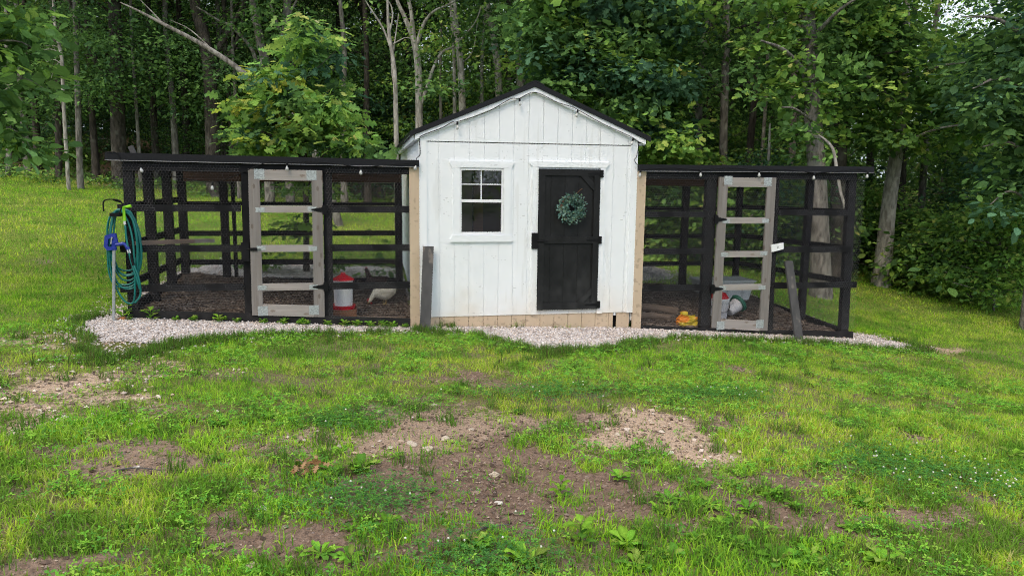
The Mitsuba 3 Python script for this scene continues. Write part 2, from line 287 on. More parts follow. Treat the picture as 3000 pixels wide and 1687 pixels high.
def pebbles(u, v, size, cols, r, lift=0., zfn=None):
    n = len(u); s = size * r.uniform(.6, 1.5, n)
    tv = OCT_V
    sc = np.stack([s * r.uniform(.8, 1.3, n), s * r.uniform(.6, 1.1, n), s * r.uniform(.45, .8, n)], 1)
    z = (zfn or gz)(u, v) + lift + sc[:, 2] * .35
    c = np.asarray(cols)[r.integers(0, len(cols), n)] * r.uniform(.75, 1.12, (n, 1))
    return scatter(tv, OCT_F, np.stack([u, v, z], 1), frames(n, r, .8), sc, c)
u = rng.uniform(-3.7, 8.5, 100000); v = rng.uniform(-2.3, 4.5, 100000)
k = (in_gravel(u, v, .02) | (in_gravel(u, v, .22) & (rng.random(len(u)) < .22)) | (in_gravel(u, v, .6) & (u < -1.2) & (rng.random(len(u)) < .10))) & ~in_runs(u, v) & ~((u > .66) & (u < 3.78) & (v > .03)) & ((v < .3) | (rng.random(len(u)) < .35)) & ((v > -1.25) | (rng.random(len(u)) < .4))
GR = [(.72, .67, .65), (.62, .56, .54), (.80, .76, .74), (.62, .53, .47), (.40, .345, .32), (.72, .63, .57), (.55, .45, .38), (.32, .27, .24)]
obj('gravel_stones', pebbles(u[k], v[k], .0128, GR, rng, .014), 'stone', smooth=False); tag('gravel_stones', 'loose pale pink and white crushed gravel stones', kind='stuff')
# mound of grey gravel behind the right run
u = rng.normal(4.9, .8, 3200); v = rng.normal(4.8, .5, 3200); mound = lambda a, b: gz(a, b) + .62 * np.exp(-(((a - 4.9) / .9)**2 + ((b - 4.9) / .6)**2))
mu, mv = np.meshgrid(np.linspace(2.9, 7.0, 40), np.linspace(3.55, 6.6, 30))
mv_, mf_ = np.stack([mu.ravel(), mv.ravel(), (mound(mu, mv) - .03).ravel()], 1), []
i, j = np.meshgrid(np.arange(29), np.arange(39), indexing='ij'); kk = i * 40 + j; mf_ = np.stack([kk, kk + 1, kk + 41, kk + 40], -1).reshape(-1, 4)
gp = thing('gravel_pile', 'low heap of grey gravel on the grass behind the right run', 'gravel pile')
obj('core', (mv_, mf_), 'gravel_base', gp, smooth=True)
tag(obj('loose_stones', pebbles(u, v, .02, [(.34, .32, .32), (.42, .40, .39), (.28, .26, .26), (.5, .47, .46)], rng, 0, mound), 'stone', gp), kind='stuff')
# crumbs and chips on the bare earth
u = rng.uniform(-4.2, 5, 46000); v = rng.uniform(-7, -1.2, 46000); d, s = masks(u, v)
k = (d > .33) & (rng.random(len(u)) < d * .75); u, v, s = u[k], v[k], s[k]
mb = pebbles(u, v, .0085, [(.26, .19, .15), (.34, .25, .19), (.17, .125, .10), (.44, .34, .26), (.22, .17, .15)], rng, .002)
k = s > .5
uu, vv_ = rng.uniform(-4.2, 5, 15000), rng.uniform(-7, -1.2, 15000); d, s_ = masks(uu, vv_); kk_ = (d > .4) & (rng.random(len(uu)) < .45); uu, vv_ = uu[kk_], vv_[kk_]
(cv, cf), cc, _ = pebbles(uu, vv_, .017, [(.17, .12, .095), (.24, .175, .135), (.11, .08, .062), (.33, .25, .20)], rng, -.003).get(); mb.add(cv, cf, cc)
obj('earth_crumbs', mb, 'stone'); tag('earth_crumbs', 'crumbs of dried mud and grit on the bare patches', kind='stuff')
u = rng.uniform(-4, 4.5, 6500); v = rng.uniform(-6.8, -1.2, 6500); d, s = masks(u, v); k = (s > .55) & (d > .22) & (rng.random(len(u)) < .3)
obj('pebbles', pebbles(u[k], v[k], .02, [(.60, .47, .36), (.70, .60, .50), (.52, .38, .28), (.66, .55, .47)], rng, .004), 'stone'); tag('pebbles', 'tan pebbles strewn over the sandy bare ground', kind='stuff')
# mulch in the runs
u = rng.uniform(-2.9, 7.2, 16000); v = rng.uniform(0, 3.4, 16000); k = in_runs(u, v); u, v = u[k], v[k]
soil_z = lambda a, b: gz(a, b) + .02 + .10 * np.clip(nz(a, b, 2.5, 31) - .45, 0, 1) + .03 * nz(a, b, 9, 32)
n = len(u); c = np.array([(.10, .075, .06), (.15, .115, .095), (.06, .047, .04), (.2, .16, .135), (.26, .22, .19)])[rng.integers(0, 5, n)]
sc = np.stack([rng.uniform(.02, .055, n), rng.uniform(.008, .02, n), rng.uniform(.004, .009, n)], 1)
obj('wood_mulch', scatter(OCT_V, OCT_F, np.stack([u, v, soil_z(u, v) + .008], 1), frames(n, rng, .5), sc, c), 'stone'); tag('wood_mulch', 'brown wood chip mulch on the soil of the runs', kind='stuff')

# ------------------------------------------------------------------ shed
RU, RZ, RS = 2.243, 3.262, .412           # ridge, apex of the gable wall, slope
UL, UR, ZB, ZF, DEPTH = .692, 3.742, .224, 2.585, 5.2
sh = thing('garden_shed', 'white wooden coop shed with black gable roof, window and black door', 'shed')
WIN, DOOR = sbox(1.236, 1.352, 1.836, 2.246), sbox(2.322, .284, 3.203, 2.248)
def roofz(u): return RZ - RS * abs(u - RU)
gable = Polygon([(UL + .02, ZB), (UR - .02, ZB), (UR - .02, roofz(UR - .02)), (RU, RZ), (UL + .02, roofz(UL + .02))])
obj('wall_backing', prism(gable.difference(WIN).difference(DOOR), .010, .06), 'white_plain', sh)
grooves = [UL + .06] + [.956 + .2035 * k for k in range(14)] + [UR - .05]
HDR = [Polygon([(1.135, 2.25), (1.935, 2.25), (1.972, 2.3), (1.972, 2.338), (1.1, 2.338), (1.1, 2.3)]), Polygon([(2.245, 2.272), (3.285, 2.272), (3.326, 2.31), (3.326, 2.348), (2.194, 2.348), (2.194, 2.315)])]
for a, b in zip(grooves, grooves[1:]):
    if b - a < .02: continue
    low = sbox(a + .002, ZB, b - .002, ZF - .004).difference(WIN.buffer(.001)).difference(DOOR.buffer(.001)).intersection(sbox(UL, ZB, UR, 3))
    for g in getattr(low, 'geoms', [low]):
        if g.area > .002: obj('siding_board', prism(g, 0, .012), 'white_paint', sh)
    up = Polygon([(a + .002, ZF + .006), (b - .002, ZF + .006), (b - .002, roofz(b - .002))] + ([(RU, RZ)] if a < RU < b else []) + [(a + .002, roofz(a + .002))])
    obj('gable_board', prism(up, -.011, .004), 'white_paint', sh)
obj('frieze_lap', bx(UL + .1, UR - .095, -.004, .006, ZF - .004, ZF + .0055), 'slate_wood', sh)
tag(sh + '__frieze_lap', 'thin dark lap line across the gable')
for a, b in ((UL - .004, UL + .1), (UR - .095, UR + .004)):
    obj('corner_trim', prism([(a, ZB - .004), (b, ZB - .004), (b, roofz(b) - .006), (a, roofz(a) - .006)], -.022, -.0115), 'white_paint', sh)
    obj('corner_trim', prism([(a, ZB - .004), (b, ZB - .004), (b, ZF), (a, ZF)], -.0114, -.0005), 'white_paint', sh)
# skirt boards: tan, one gap where a board is missing
sk = [UL] + [.956 + .2035 * k for k in range(13)]; sk = [x for x in sk if x < 3.44] + [3.464]
def skirt(a, b):
    def top(u): return ZB - .004 if not 2.323 < u < 3.2 else .283
    pts = [(a + .003, float(gz(a, 0)) - .06), (b - .003, float(gz(b, 0)) - .06)]
    segs = [x for x in (2.323, 3.2) if a + .01 < x < b - .01]
    t = [(b - .003, top(b - .004))]
    for x in segs[::-1]: t += [(x, top(x + .01)), (x, top(x - .01))]
    t += [(a + .003, top(a + .004))]
    obj('skirt_board', prism(pts + t, .013, .03), 'tan_paint', sh)
for a, b in zip(sk, sk[1:]): skirt(a, b)
skirt(3.512, 3.708)
obj('skirt_chip', bx(3.47, 3.5, .012, .025, .178, .22), 'white_plain', sh)
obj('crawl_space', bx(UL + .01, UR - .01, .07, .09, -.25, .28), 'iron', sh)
# trims
obj('window_header', prism(HDR[0], -.024, -.0005), 'white_paint', sh); obj('door_header', prism(HDR[1], -.03, -.0005), 'white_paint', sh)
for a, b in ((1.138, 1.236), (1.838, 1.936)): obj('window_trim', prism([(a, 1.345), (b, 1.345), (b, 2.249), (a, 2.249)], -.02, -.0005), 'white_paint', sh)
obj('window_sill', prism([(1.102, 1.252), (1.964, 1.252), (1.964, 1.275), (1.937, 1.343), (1.13, 1.343), (1.102, 1.275)], -.032, -.0005), 'white_paint', sh)
obj('door_trim', prism([(2.23, .226), (2.319, .226), (2.319, 2.27), (2.228, 2.27)], -.026, -.0005), 'white_paint', sh)
obj('door_trim', prism([(3.206, .218), (3.283, .218), (3.279, 2.27), (3.206, 2.27)], -.026, -.0005), 'white_paint', sh)
# window
w = sh + '__window'; labels[w] = {'label': 'single-hung window, four small panes above one large'}
def wbar(a, b, c, d, v0, v1, n='frame_bar'): obj(n, bx(a, b, v0, v1, c, d), 'white_plain', w)
for a, b, c, d in ((1.238, 1.26, 1.354, 2.244), (1.812, 1.834, 1.354, 2.244), (1.2605, 1.8115, 2.216, 2.244), (1.2605, 1.8115, 1.354, 1.382)): wbar(a, b, c, d, -.008, .05)
wbar(1.2605, 1.8115, 1.786, 1.826, .002, .04, 'meeting_rail')
wbar(1.525, 1.541, 1.8265, 2.2155, .024, .036, 'muntin'); wbar(1.261, 1.5245, 2.022, 2.036, .024, .036, 'muntin'); wbar(1.5415, 1.811, 2.022, 2.036, .024, .036, 'muntin')
for a, b, c, d, vv in ((1.261, 1.5245, 1.8268, 2.0215, .03), (1.5415, 1.811, 1.8268, 2.0215, .03), (1.261, 1.5245, 2.0365, 2.2155, .03), (1.5415, 1.811, 2.0365, 2.2155, .03), (1.261, 1.811, 1.3825, 1.7855, .018)):
    obj('pane', (np.array([[a, vv, c], [b, vv, c], [b, vv, d], [a, vv, d]]), np.array([[0, 1, 2], [0, 2, 3]])), 'pane', w)
# inside, seen through the window
obj('inner_panel', bx(1.05, 1.62, 1.5, 1.53, .3, 2.3), 'inner_tan', sh); obj('inner_post', bx(1.64, 1.78, 1.42, 1.5, .3, 2.5), 'brown_wood', sh)
obj('inner_floor', bx(UL + .07, UR - .07, .1, DEPTH - .1, .235, .27), 'dark_inside', sh); obj('inner_wall', bx(UL + .1, UR - .1, 3.4, 3.44, .27, 2.5), 'dark_inside', sh)
# side and back walls
for s, u0 in ((0, UL), (1, UR)):
    x0, x1 = (u0 + .012, u0 + .05) if s == 0 else (u0 - .05, u0 - .012)
    obj('side_wall', bx(x0, x1, .061, DEPTH, .05, 2.66), 'white_plain', sh)
    y = .0
    for k in range(25):
        a, b = .004 + k * .2075, (k + 1) * .2075 - .004
        obj('side_board', bx(u0, u0 + .0115, a if k else .013, b, .1, 2.64) if s == 0 else bx(u0 - .0115, u0, a if k else .013, b, .1, 2.64), 'white_paint', sh)
obj('back_wall', prism(gable, DEPTH, DEPTH + .04), 'white_plain', sh)
# roof
OV = .105
def slope_prism(s, d0, d1, h0, h1, v0, v1):
    """a slab parallel to the roof slope: h above the gable line, d0..d1 from the ridge"""
    q = [(RU + s * d0, RZ - RS * d0 + h0), (RU + s * d1, RZ - RS * d1 + h0), (RU + s * d1, RZ - RS * d1 + h1), (RU + s * d0, RZ - RS * d0 + h1)]
    return prism(q if s > 0 else q[::-1], v0, v1)
for s in (-1, 1):
    obj('rake_board', slope_prism(s, .0, 1.602, .0, .066, -.052, -.012), 'white_paint', sh)
    obj('rake_trim', slope_prism(s, .0, 1.668, .0665, .135, -.072, -.035), 'black_metal', sh)
    mb = MB().add(*slope_prism(s, .0, 1.665, .085, .118, -.034, DEPTH + .1))
    obj('roof_panel', mb, 'black_metal', sh)
    for k in range(26):
        vv = .08 + k * .2
        obj('roof_rib', slope_prism(s, .03, 1.668, .1181, .135, vv, vv + .03), 'black_metal', sh)
    e = RU + s * 1.553
    a, b = (UL - .055, UL - .001) if s < 0 else (UR + .001, UR + .085)
    zz = RZ - RS * 1.6
    obj('soffit', bx(a, b, -.011, DEPTH + .05, zz, zz + .015), 'white_plain', sh)
    f0, f1 = (UL - .075, UL - .0555) if s < 0 else (UR + .0855, UR + .105)
    obj('eave_board', bx(f0, f1, -.011, DEPTH + .05, zz - .01, zz + .085), 'white_paint', sh)
obj('ridge_cap', prism([(RU - .12, RZ + .137 - RS * .12), (RU - .12, RZ + .131 - RS * .12), (RU, RZ + .1355), (RU + .12, RZ + .131 - RS * .12), (RU + .12, RZ + .137 - RS * .12), (RU + .03, RZ + .143), (RU - .03, RZ + .143)][::-1] if False else
    [(RU - .12, RZ + .1356 - RS * .12), (RU, RZ + .1356), (RU + .12, RZ + .1356 - RS * .12), (RU + .12, RZ + .15 - RS * .12), (RU + .02, RZ + .147), (RU - .02, RZ + .147), (RU - .12, RZ + .15 - RS * .12)], -.078, DEPTH + .1), 'black_metal', sh)
# door
dd = sh + '__door'; labels[dd] = {'label': 'black boarded door with corner braces'}
D0, D1, DZ0, DZ1 = 2.324, 3.201, .288, 2.2455
for a, b in zip([D0 + .002, 2.50, 2.70, 2.90, 3.10], [2.495, 2.695, 2.895, 3.095, D1 - .002]): obj('panel_board', bx(a, b, -.018, .01, DZ0 + .002, DZ1 - .002), 'black_door', dd)
obj('door_core', bx(D0 + .003, D1 - .003, -.012, .008, DZ0 + .003, DZ1 - .003), 'black_door', dd)
for a, b, c, d in ((D0, 2.411, DZ0, DZ1), (3.114, D1, DZ0, DZ1)): obj('stile', bx(a, b, -.04, -.0185, c, d), 'black_door', dd)
for c, d in ((2.16, DZ1), (1.226, 1.32), (DZ0, .387)): obj('rail', bx(2.412, 3.113, -.04, -.0185, c, d), 'black_door', dd)
obj('brace', prism([(2.911, 2.159), (3.112, 1.955), (3.112, 2.062), (3.015, 2.159)], -.038, -.0185), 'black_door', dd)
obj('brace', prism([(2.9, .388), (3.0, .388), (3.112, .5), (3.112, .592)], -.038, -.0185), 'black_door', dd)
for z in (2.192, 1.27, .35):
    hg = MB().add(*bx(3.196, 3.241, -.05, -.0265, z - .052, z + .052)).add(*prism([(3.02, z - .006), (3.195, z - .022), (3.195, z + .022), (3.02, z + .006)], -.046, -.0405))
    obj('hinge', hg, 'iron', dd)
obj('latch_block', bx(2.231, 2.319, -.05, -.0265, 1.152, 1.374), 'black_wood', dd)
obj('bolt', MB().add(*bx(2.345, 2.41, -.055, -.0405, 1.245, 1.275)).add(*tube([(2.3, -.058, 1.262), (2.46, -.058, 1.262)], .006)), 'iron', dd)

# wreath
wr = thing('wreath', 'round dusty green eucalyptus wreath hanging on the black shed door', 'wreath')
WC = np.array([2.775, -.075, 1.71])
g = np.linspace(0, 2 * np.pi, 40)
obj('hoop', tube(WC + np.stack([.145 * np.cos(g), .0 * g, .145 * np.sin(g)], 1), .024, 8, False), 'brown_wood', wr, smooth=True)
LEAF4 = (np.array([[0, 0, 0], [.45, .3, .08], [1, 0, -.05], [.45, -.3, .08]]), np.array([[0, 2, 1], [0, 3, 2]]))
OVAL = (np.array([[0, 0, 0], [.3, .28, .05], [.7, .26, .04], [1, 0, -.04], [.7, -.26, .04], [.3, -.28, .05]]), np.array([[0, 2, 1], [0, 3, 2], [0, 4, 3], [0, 5, 4]]))
def aim(d, nrm):
    """frames with x along d and z near nrm"""
    d = d / np.linalg.norm(d, axis=1, keepdims=True); z = nrm - d * (nrm * d).sum(1, keepdims=True); z /= np.linalg.norm(z, axis=1, keepdims=True) + 1e-9
    return np.stack([d, np.cross(z, d), z], -1)
n = 1100; a = rng.uniform(0, 2 * np.pi, n); rr = np.clip(.135 + .06 * rng.normal(0, .62, n), .058, .215); pos = WC + np.stack([rr * np.cos(a), -rng.uniform(0, .05, n), rr * np.sin(a)], 1)
d = np.stack([np.cos(a) * (rr - .1) * 6 - np.sin(a) * .5, -.5 - rng.random(n) * .6, np.sin(a) * (rr - .1) * 6 + np.cos(a) * .5], 1) + rng.normal(0, .45, (n, 3))
nr = rng.normal(0, .5, (n, 3)) + np.array([0, -1, .6])
col = np.array([(.12, .24, .19), (.07, .16, .14), (.24, .36, .32), (.03, .08, .07), (.14, .23, .14)])[rng.integers(0, 5, n)] * rng.uniform(.7, 1.2, (n, 1))
obj('leaves', scatter(*OVAL, pos, aim(d, nr), rng.uniform(.024, .042, n), col), 'wreath_leaf', wr)
labels[wr + '__leaves'] = {'kind': 'stuff'}
obj('twig', tube([(2.84, -.06, 1.9), (2.89, -.07, 1.955), (2.93, -.07, 1.985)], .004), 'brown_wood', wr)

# ------------------------------------------------------------------ chicken runs
def hexwire(mb, org, ax, ay, w, h, pitch=.038, r=.0005, holes=()):
    """twisted wire netting over w x h from org, along the unit vectors ax, ay: every wire a thin prism"""
    ax, ay = np.asarray(ax, float), np.asarray(ay, float); an = np.cross(ax, ay)
    s = pitch / math.sqrt(3); ny, nx = int(h / (1.5 * s)) + 2, int(w / pitch) + 2
    J, I = np.meshgrid(np.arange(ny), np.arange(nx), indexing='ij')
    cx, cy = (I + .5 * (J % 2)) * pitch, J * 1.5 * s
    P = lambda k: np.stack([cx + s * np.cos(math.radians(60 * k + 30)), cy + s * np.sin(math.radians(60 * k + 30))], -1).reshape(-1, 2)
    A = np.vstack([P(0), P(0), P(1)]); B = np.vstack([P(5), P(1), P(2)])
    rad = np.repeat([1.35, 1., 1.], cx.size) * r
    M = (A + B) / 2; k = (M[:, 0] > 0) & (M[:, 0] < w) & (M[:, 1] > 0) & (M[:, 1] < h)
    for a, b, c, d in holes: k &= ~((M[:, 0] > a) & (M[:, 0] < b) & (M[:, 1] > c) & (M[:, 1] < d))
    A, B, rad = A[k], B[k], rad[k]
    wob = lambda X: .004 * np.sin(X[:, 0] * 9 + X[:, 1] * 5) - .002
    A3 = np.asarray(org) + A[:, :1] * ax + A[:, 1:] * ay + wob(A)[:, None] * an; B3 = np.asarray(org) + B[:, :1] * ax + B[:, 1:] * ay + wob(B)[:, None] * an
    t = B3 - A3; t /= np.linalg.norm(t, axis=1, keepdims=True); sd = np.cross(t, an); sd /= np.linalg.norm(sd, axis=1, keepdims=True)
    ring = [sd * rad[:, None], (-.5 * sd + .866 * an) * rad[:, None], (-.5 * sd - .866 * an) * rad[:, None]]
    v = np.stack([A3 + q for q in ring] + [B3 + q for q in ring], 1).reshape(-1, 3)
    f = np.array([[0, 1, 4], [0, 4, 3], [1, 2, 5], [1, 5, 4], [2, 0, 3], [2, 3, 5]])
    mb.add(v, (f[None] + (np.arange(len(A)) * 6)[:, None, None]).reshape(-1, 3)); return mb
def rail(run, a, b, t, name='rail', m='black_wood', w=.04): return obj(name, beam(a, b, w, t), m, run)
def quad(uz, v0, v1, name, m, run): return obj(name, prism(uz, v0, v1), m, run)

def weather_door(run, c, rails, hinge_side, hz, V=-.024):
    """c: TL, TR, BR, BL corners (u, z)"""
    d = run + '__door'; labels[d] = {'label': 'weathered grey timber screen door with four openings'}
    (a0, z0), (a1, z1), (a2, z2), (a3, z3) = c; W = .135
    L = lambda z: a3 + (a0 - a3) * (z - z3) / (z0 - z3); R = lambda z: a2 + (a1 - a2) * (z - z2) / (z1 - z2)
    obj('stile', prism([(a3, z3), (a3 + W, z3 - .006), (a0 + W, z0), (a0, z0)], V - .036, V), 'grey_wood', d)
    obj('stile', prism([(a2 - W, z2 + .006), (a2, z2), (a1, z1), (a1 - W, z1)], V - .036, V), 'grey_wood', d)
    for k, (lo, hi) in enumerate(rails):
        dz = z3 - z2 if k == len(rails) - 1 else 0
        obj('crosspiece', prism([(L(lo) + W + .001, lo + dz * .4), (R(lo) - W - .001, lo - dz * .4), (R(hi) - W - .001, hi - dz * .35), (L(hi) + W + .001, hi + dz * .35)], V - .036, V), 'grey_rail', d)
        big = k in (0, len(rails) - 1)
        ph, pw = (.062, .062) if big else (.03, .055)
        zc = (lo + hi) / 2 + (.012 if k == 0 else 0)
        for e, sgn in ((L(zc) + W, 1), (R(zc) - W, -1)):
            oz = rng.uniform(-.012, .012)
            obj('mending_plate', bx(e - pw, e + pw, V - .040, V - .0362, zc + oz - ph, zc + oz + ph), 'plate', d)
    mb = MB(); hexwire(mb, (a0 + .05, V + .004, z2 + .04), (1, 0, 0), (0, 0, 1), a1 - a0 - .1, z0 - z2 - .08)
    obj('wire_mesh', mb, 'wire', d)
    for z in hz:
        e = a1 if hinge_side > 0 else a0; e = (R(z) if hinge_side > 0 else L(z)); s = -hinge_side
        pts = [(e + s * .145, z - .009), (e + s * .145, z + .009), (e - s * .004, z + .034), (e - s * .004, z - .034)]
        if Polygon(pts).exterior.is_ccw is False: pts = pts[::-1]
        mb = MB().add(*prism(pts, V - .045, V - .0405)).add(*bx(min(e - s * .004, e - s * .05), max(e - s * .004, e - s * .05), V - .05, V - .02, z - .062, z + .062)).add(*tube([(e - s * .002, V - .047, z - .06), (e - s * .002, V - .047, z + .06)], .009))
        obj('hinge', mb, 'iron', d)
    return d

# ---- left run
lr = thing('chicken_run', 'left black timber chicken run with wire mesh and hose on its corner', 'chicken run')
LU0, LU1, LD = -2.945, .60, 2.72
obj('front_post', prism([(-2.99, .33), (-2.87, .33), (-2.828, 2.26), (-2.942, 2.26)], .004, .1), 'black_wood', lr)
obj('front_post', prism([(-1.582, .32), (-1.488, .32), (-1.462, 2.26), (-1.557, 2.26)], .0, .09), 'black_wood', lr)
obj('front_post', prism([(-.566, .25), (-.464, .25), (-.436, 2.26), (-.546, 2.26)], .0, .09), 'black_wood', lr)
for a, b, za, zb, v0 in ((-3.02, -1.575, 1.695, 1.695, -.036), (-3.02, -1.575, 1.19, 1.185, -.036), (-3.05, -1.58, .686, .686, -.036), (-.455, .556, 1.69, 1.688, -.036), (-.46, .556, 1.182, 1.179, -.036), (-.465, .556, .678, .676, -.036)):
    obj('front_rail', prism([(a, za - .044), (b, zb - .044), (b, zb + .044), (a, za + .044)], v0, -.001), 'black_wood', lr)
obj('base_board', prism([(-3.03, .25), (.555, .03), (.555, .215), (-1.5, .335), (-3.03, .415)], -.038, -.003), 'black_wood', lr)
obj('header', prism([(-2.93, 2.15), (.556, 2.15), (.556, 2.245), (-2.93, 2.275)], -.02, -.001), 'black_wood', lr)
for v in (.9, 1.84, LD): obj('side_post', bx(-2.96, -2.84, v - .05, v + .05, float(gz(-2.9, v)) - .05, 2.22), 'black_wood', lr)
for z, k in ((1.71, 0), (1.225, 0), (.735, 0)): rail(lr, (-2.965, .02, z), (-2.965, LD, z + .02), .088, 'side_rail')
obj('side_base', beam((-2.97, .02, .40), (-2.97, LD, .47), .04, .15), 'black_wood', lr)
for a in (-2.27, .53): obj('back_post', bx(a - .06, a + .06, LD - .03, LD + .06, .15, 2.25), 'black_wood', lr)
obj('back_post', bx(-2.15, -2.10, LD - .03, LD + .06, .15, 2.25), 'black_wood', lr)
for za, zb, t in ((1.674, 1.678, .06), (1.19, 1.186, .085), (.722, .70, .085), (.40, .35, .13)): rail(lr, (-2.9, LD + .02, za), (.58, LD + .02, zb), t, 'back_rail')
obj('back_header', prism([(-2.85, 2.03), (.58, 2.04), (.58, 2.21), (-2.85, 2.19)], LD - .075, LD - .035), 'brown_wood', lr)
for a in np.linspace(-2.6, .35, 6): obj('rafter', beam((a, .05, 2.255), (a, LD + .05, 2.235), .04, .085), 'black_wood', lr)
for v in (.6, 1.4, 2.1): obj('purlin', bx(-2.9, .58, v - .04, v + .04, 2.292, 2.315), 'black_wood', lr)
obj('roof_sheet', prism([(-3.1, 2.335), (.685, 2.31), (.685, 2.322), (-3.1, 2.35)], -.03, LD + .2), 'black_metal', lr)
obj('fascia', prism([(-3.112, 2.279), (.688, 2.25), (.688, 2.336), (-3.108, 2.369)], -.075, -.045), 'black_metal', lr)
obj('drip_edge', prism([(-3.112, 2.272), (.688, 2.243), (.688, 2.2495), (-3.112, 2.2785)], -.08, -.045), 'edge_metal', lr)
quad([(.559, .06), (.686, .04), (.690, 2.238), (.561, 2.238)], -.03, .012, 'end_board', 'tan_paint', lr); labels[lr + '__end_board'] = {'label': 'tan end board beside the shed corner'}
mb = MB(); hexwire(mb, (-2.975, -.040, .40), (1, 0, 0), (0, 0, 1), 1.41, 1.86); hexwire(mb, (-.52, -.040, .24), (1, 0, 0), (0, 0, 1), 1.07, 2.0)
obj('wire_mesh', mb, 'wire', lr)
mb = MB(); hexwire(mb, (-2.992, 0, .4), (0, 1, 0), (0, 0, 1), LD, 1.85); hexwire(mb, (-3.03, -.037, .36), (1, 0, 0), (0, 0, 1), .055, 1.9); obj('side_wire_mesh', mb, 'wire', lr)
mb = MB(); hexwire(mb, (-2.9, LD + .065, .42), (1, 0, 0), (0, 0, 1), 3.45, 1.75); obj('back_wire_mesh', mb, 'wire', lr)
ld = weather_door(lr, [(-1.463, 2.19), (-.553, 2.187), (-.57, .27), (-1.483, .315)], [(2.053, 2.186), (1.644, 1.731), (1.139, 1.226), (.634, .726), (.292, .44)], 1, (1.682, .674))
obj('latch_block', bx(-1.585, -1.488, -.062, -.0365, 1.02, 1.262), 'black_wood', lr)
obj('bolt', MB().add(*bx(-1.47, -1.39, -.078, -.0605, 1.155, 1.195)).add(*tube([(-1.52, -.07, 1.176), (-1.34, -.07, 1.174)], .006)), 'iron', ld)
obj('roof_peg', beam((-2.93, .5, 2.34), (-2.98, .5, 2.47), .06, .04, (0, 1, 0)), 'slate_wood', lr)
obj('corner_cord', tube(smooth_path([(-3.09, -.09, 2.375), (-2.98, -.088, 2.365), (-2.93, -.085, 2.28)], 5), .006), 'iron', lr)

# ---- right run
rr_ = thing('chicken_run', 'right black timber chicken run with wire mesh, buckets and tub inside', 'chicken run')
RD = 3.38
def qpost(a0, a1, b0, b1, zb, zt=2.25, v0=0., v1=.09): obj('front_post', prism([(b0, zb), (b1, zb), (a1, zt), (a0, zt)], v0, v1), 'black_wood', rr_)
qpost(4.817, 4.98, 4.82, 4.973, -.08); qpost(5.88, 5.965, 5.875, 6.0, -.18); qpost(7.115, 7.235, 7.168, 7.297, -.24)
for a, b, za, zb in ((3.878, 4.818, 1.636, 1.636), (3.878, 4.818, 1.102, 1.102), (3.878, 4.82, .572, .57), (5.97, 7.19, 1.665, 1.66), (5.97, 7.2, 1.115, 1.11), (5.97, 7.35, .575, .567)):
    obj('front_rail', prism([(a, za - .044), (b, zb - .044), (b, zb + .044), (a, za + .044)], -.036, -.001), 'black_wood', rr_)
obj('base_board', prism([(3.878, -.12), (7.355, -.32), (7.355, -.165), (5.9, -.1), (3.878, .02)], -.038, -.003), 'black_wood', rr_)
obj('header', prism([(3.878, 2.13), (7.2, 2.15), (7.2, 2.262), (3.878, 2.235)], -.02, -.001), 'black_wood', rr_)
for v in (1.08, 2.22, RD): obj('side_post', bx(7.12, 7.22, v - .05, v + .05, float(gz(7.2, v)) - .05, 2.2), 'black_wood', rr_)
for z0, z1 in ((1.665, 1.64), (1.115, 1.075), (.605, .53)): rail(rr_, (7.235, .02, z0), (7.235, RD, z1), .088, 'side_rail')
obj('side_base', beam((7.24, .02, -.21), (7.24, RD, -.1), .04, .16), 'black_wood', rr_)
for a in (6.05, 4.6): obj('back_post', bx(a - .065, a + .065, RD - .03, RD + .06, -.1, 2.2), 'black_wood', rr_)
for z, t in ((1.598, .075), (1.066, .085), (.53, .085), (-.03, .07)): rail(rr_, (3.8, RD + .02, z), (7.2, RD + .02, z), t, 'back_rail')
for k in range(3): obj('kick_board', bx(3.8, 5.98, RD - .07, RD - .035, -.06 - .16 * (k + 1) + .2 * 1, -.06 - .16 * k + .19), 'slate_wood', rr_)
obj('ledge_board', bx(5.0, 5.97, RD - .1, RD - .072, .0, .035), 'white_plain', rr_)
obj('back_header', prism([(3.8, 2.03), (7.15, 2.03), (7.15, 2.19), (3.8, 2.19)], RD - .075, RD - .035), 'brown_wood', rr_)
for a in np.linspace(4.05, 6.95, 6): obj('rafter', beam((a, .05, 2.24), (a, RD + .05, 2.22), .04, .085), 'black_wood', rr_)
for v in (.6, 1.5, 2.5): obj('purlin', bx(3.85, 7.2, v - .04, v + .04, 2.283, 2.306), 'black_wood', rr_)
obj('roof_sheet', prism([(3.752, 2.307), (7.455, 2.327), (7.455, 2.342), (3.752, 2.321)], -.03, RD + .2), 'black_metal', rr_)
obj('fascia', prism([(3.75, 2.238), (7.466, 2.264), (7.460, 2.351), (3.75, 2.327)], -.075, -.045), 'black_metal', rr_)
obj('drip_edge', prism([(3.75, 2.231), (7.466, 2.257), (7.466, 2.2635), (3.75, 2.2375)], -.08, -.045), 'edge_metal', rr_)
quad([(3.745, -.06), (3.876, -.07), (3.876, 2.232), (3.748, 2.232)], -.03, .012, 'end_board', 'tan_paint', rr_); labels[rr_ + '__end_board'] = {'label': 'tan end board right of the shed'}
mb = MB(); hexwire(mb, (3.88, -.040, .0), (1, 0, 0), (0, 0, 1), 1.07, 2.23); hexwire(mb, (5.9, -.040, -.13), (1, 0, 0), (0, 0, 1), 1.38, 2.38)
obj('wire_mesh', mb, 'wire', rr_)
mb = MB(); hexwire(mb, (7.30, 0, -.18), (0, 1, 0), (0, 0, 1), RD, 2.38); hexwire(mb, (7.27, -.037, -.13), (1, 0, 0), (0, 0, 1), .09, 2.35); obj('side_wire_mesh', mb, 'wire', rr_)
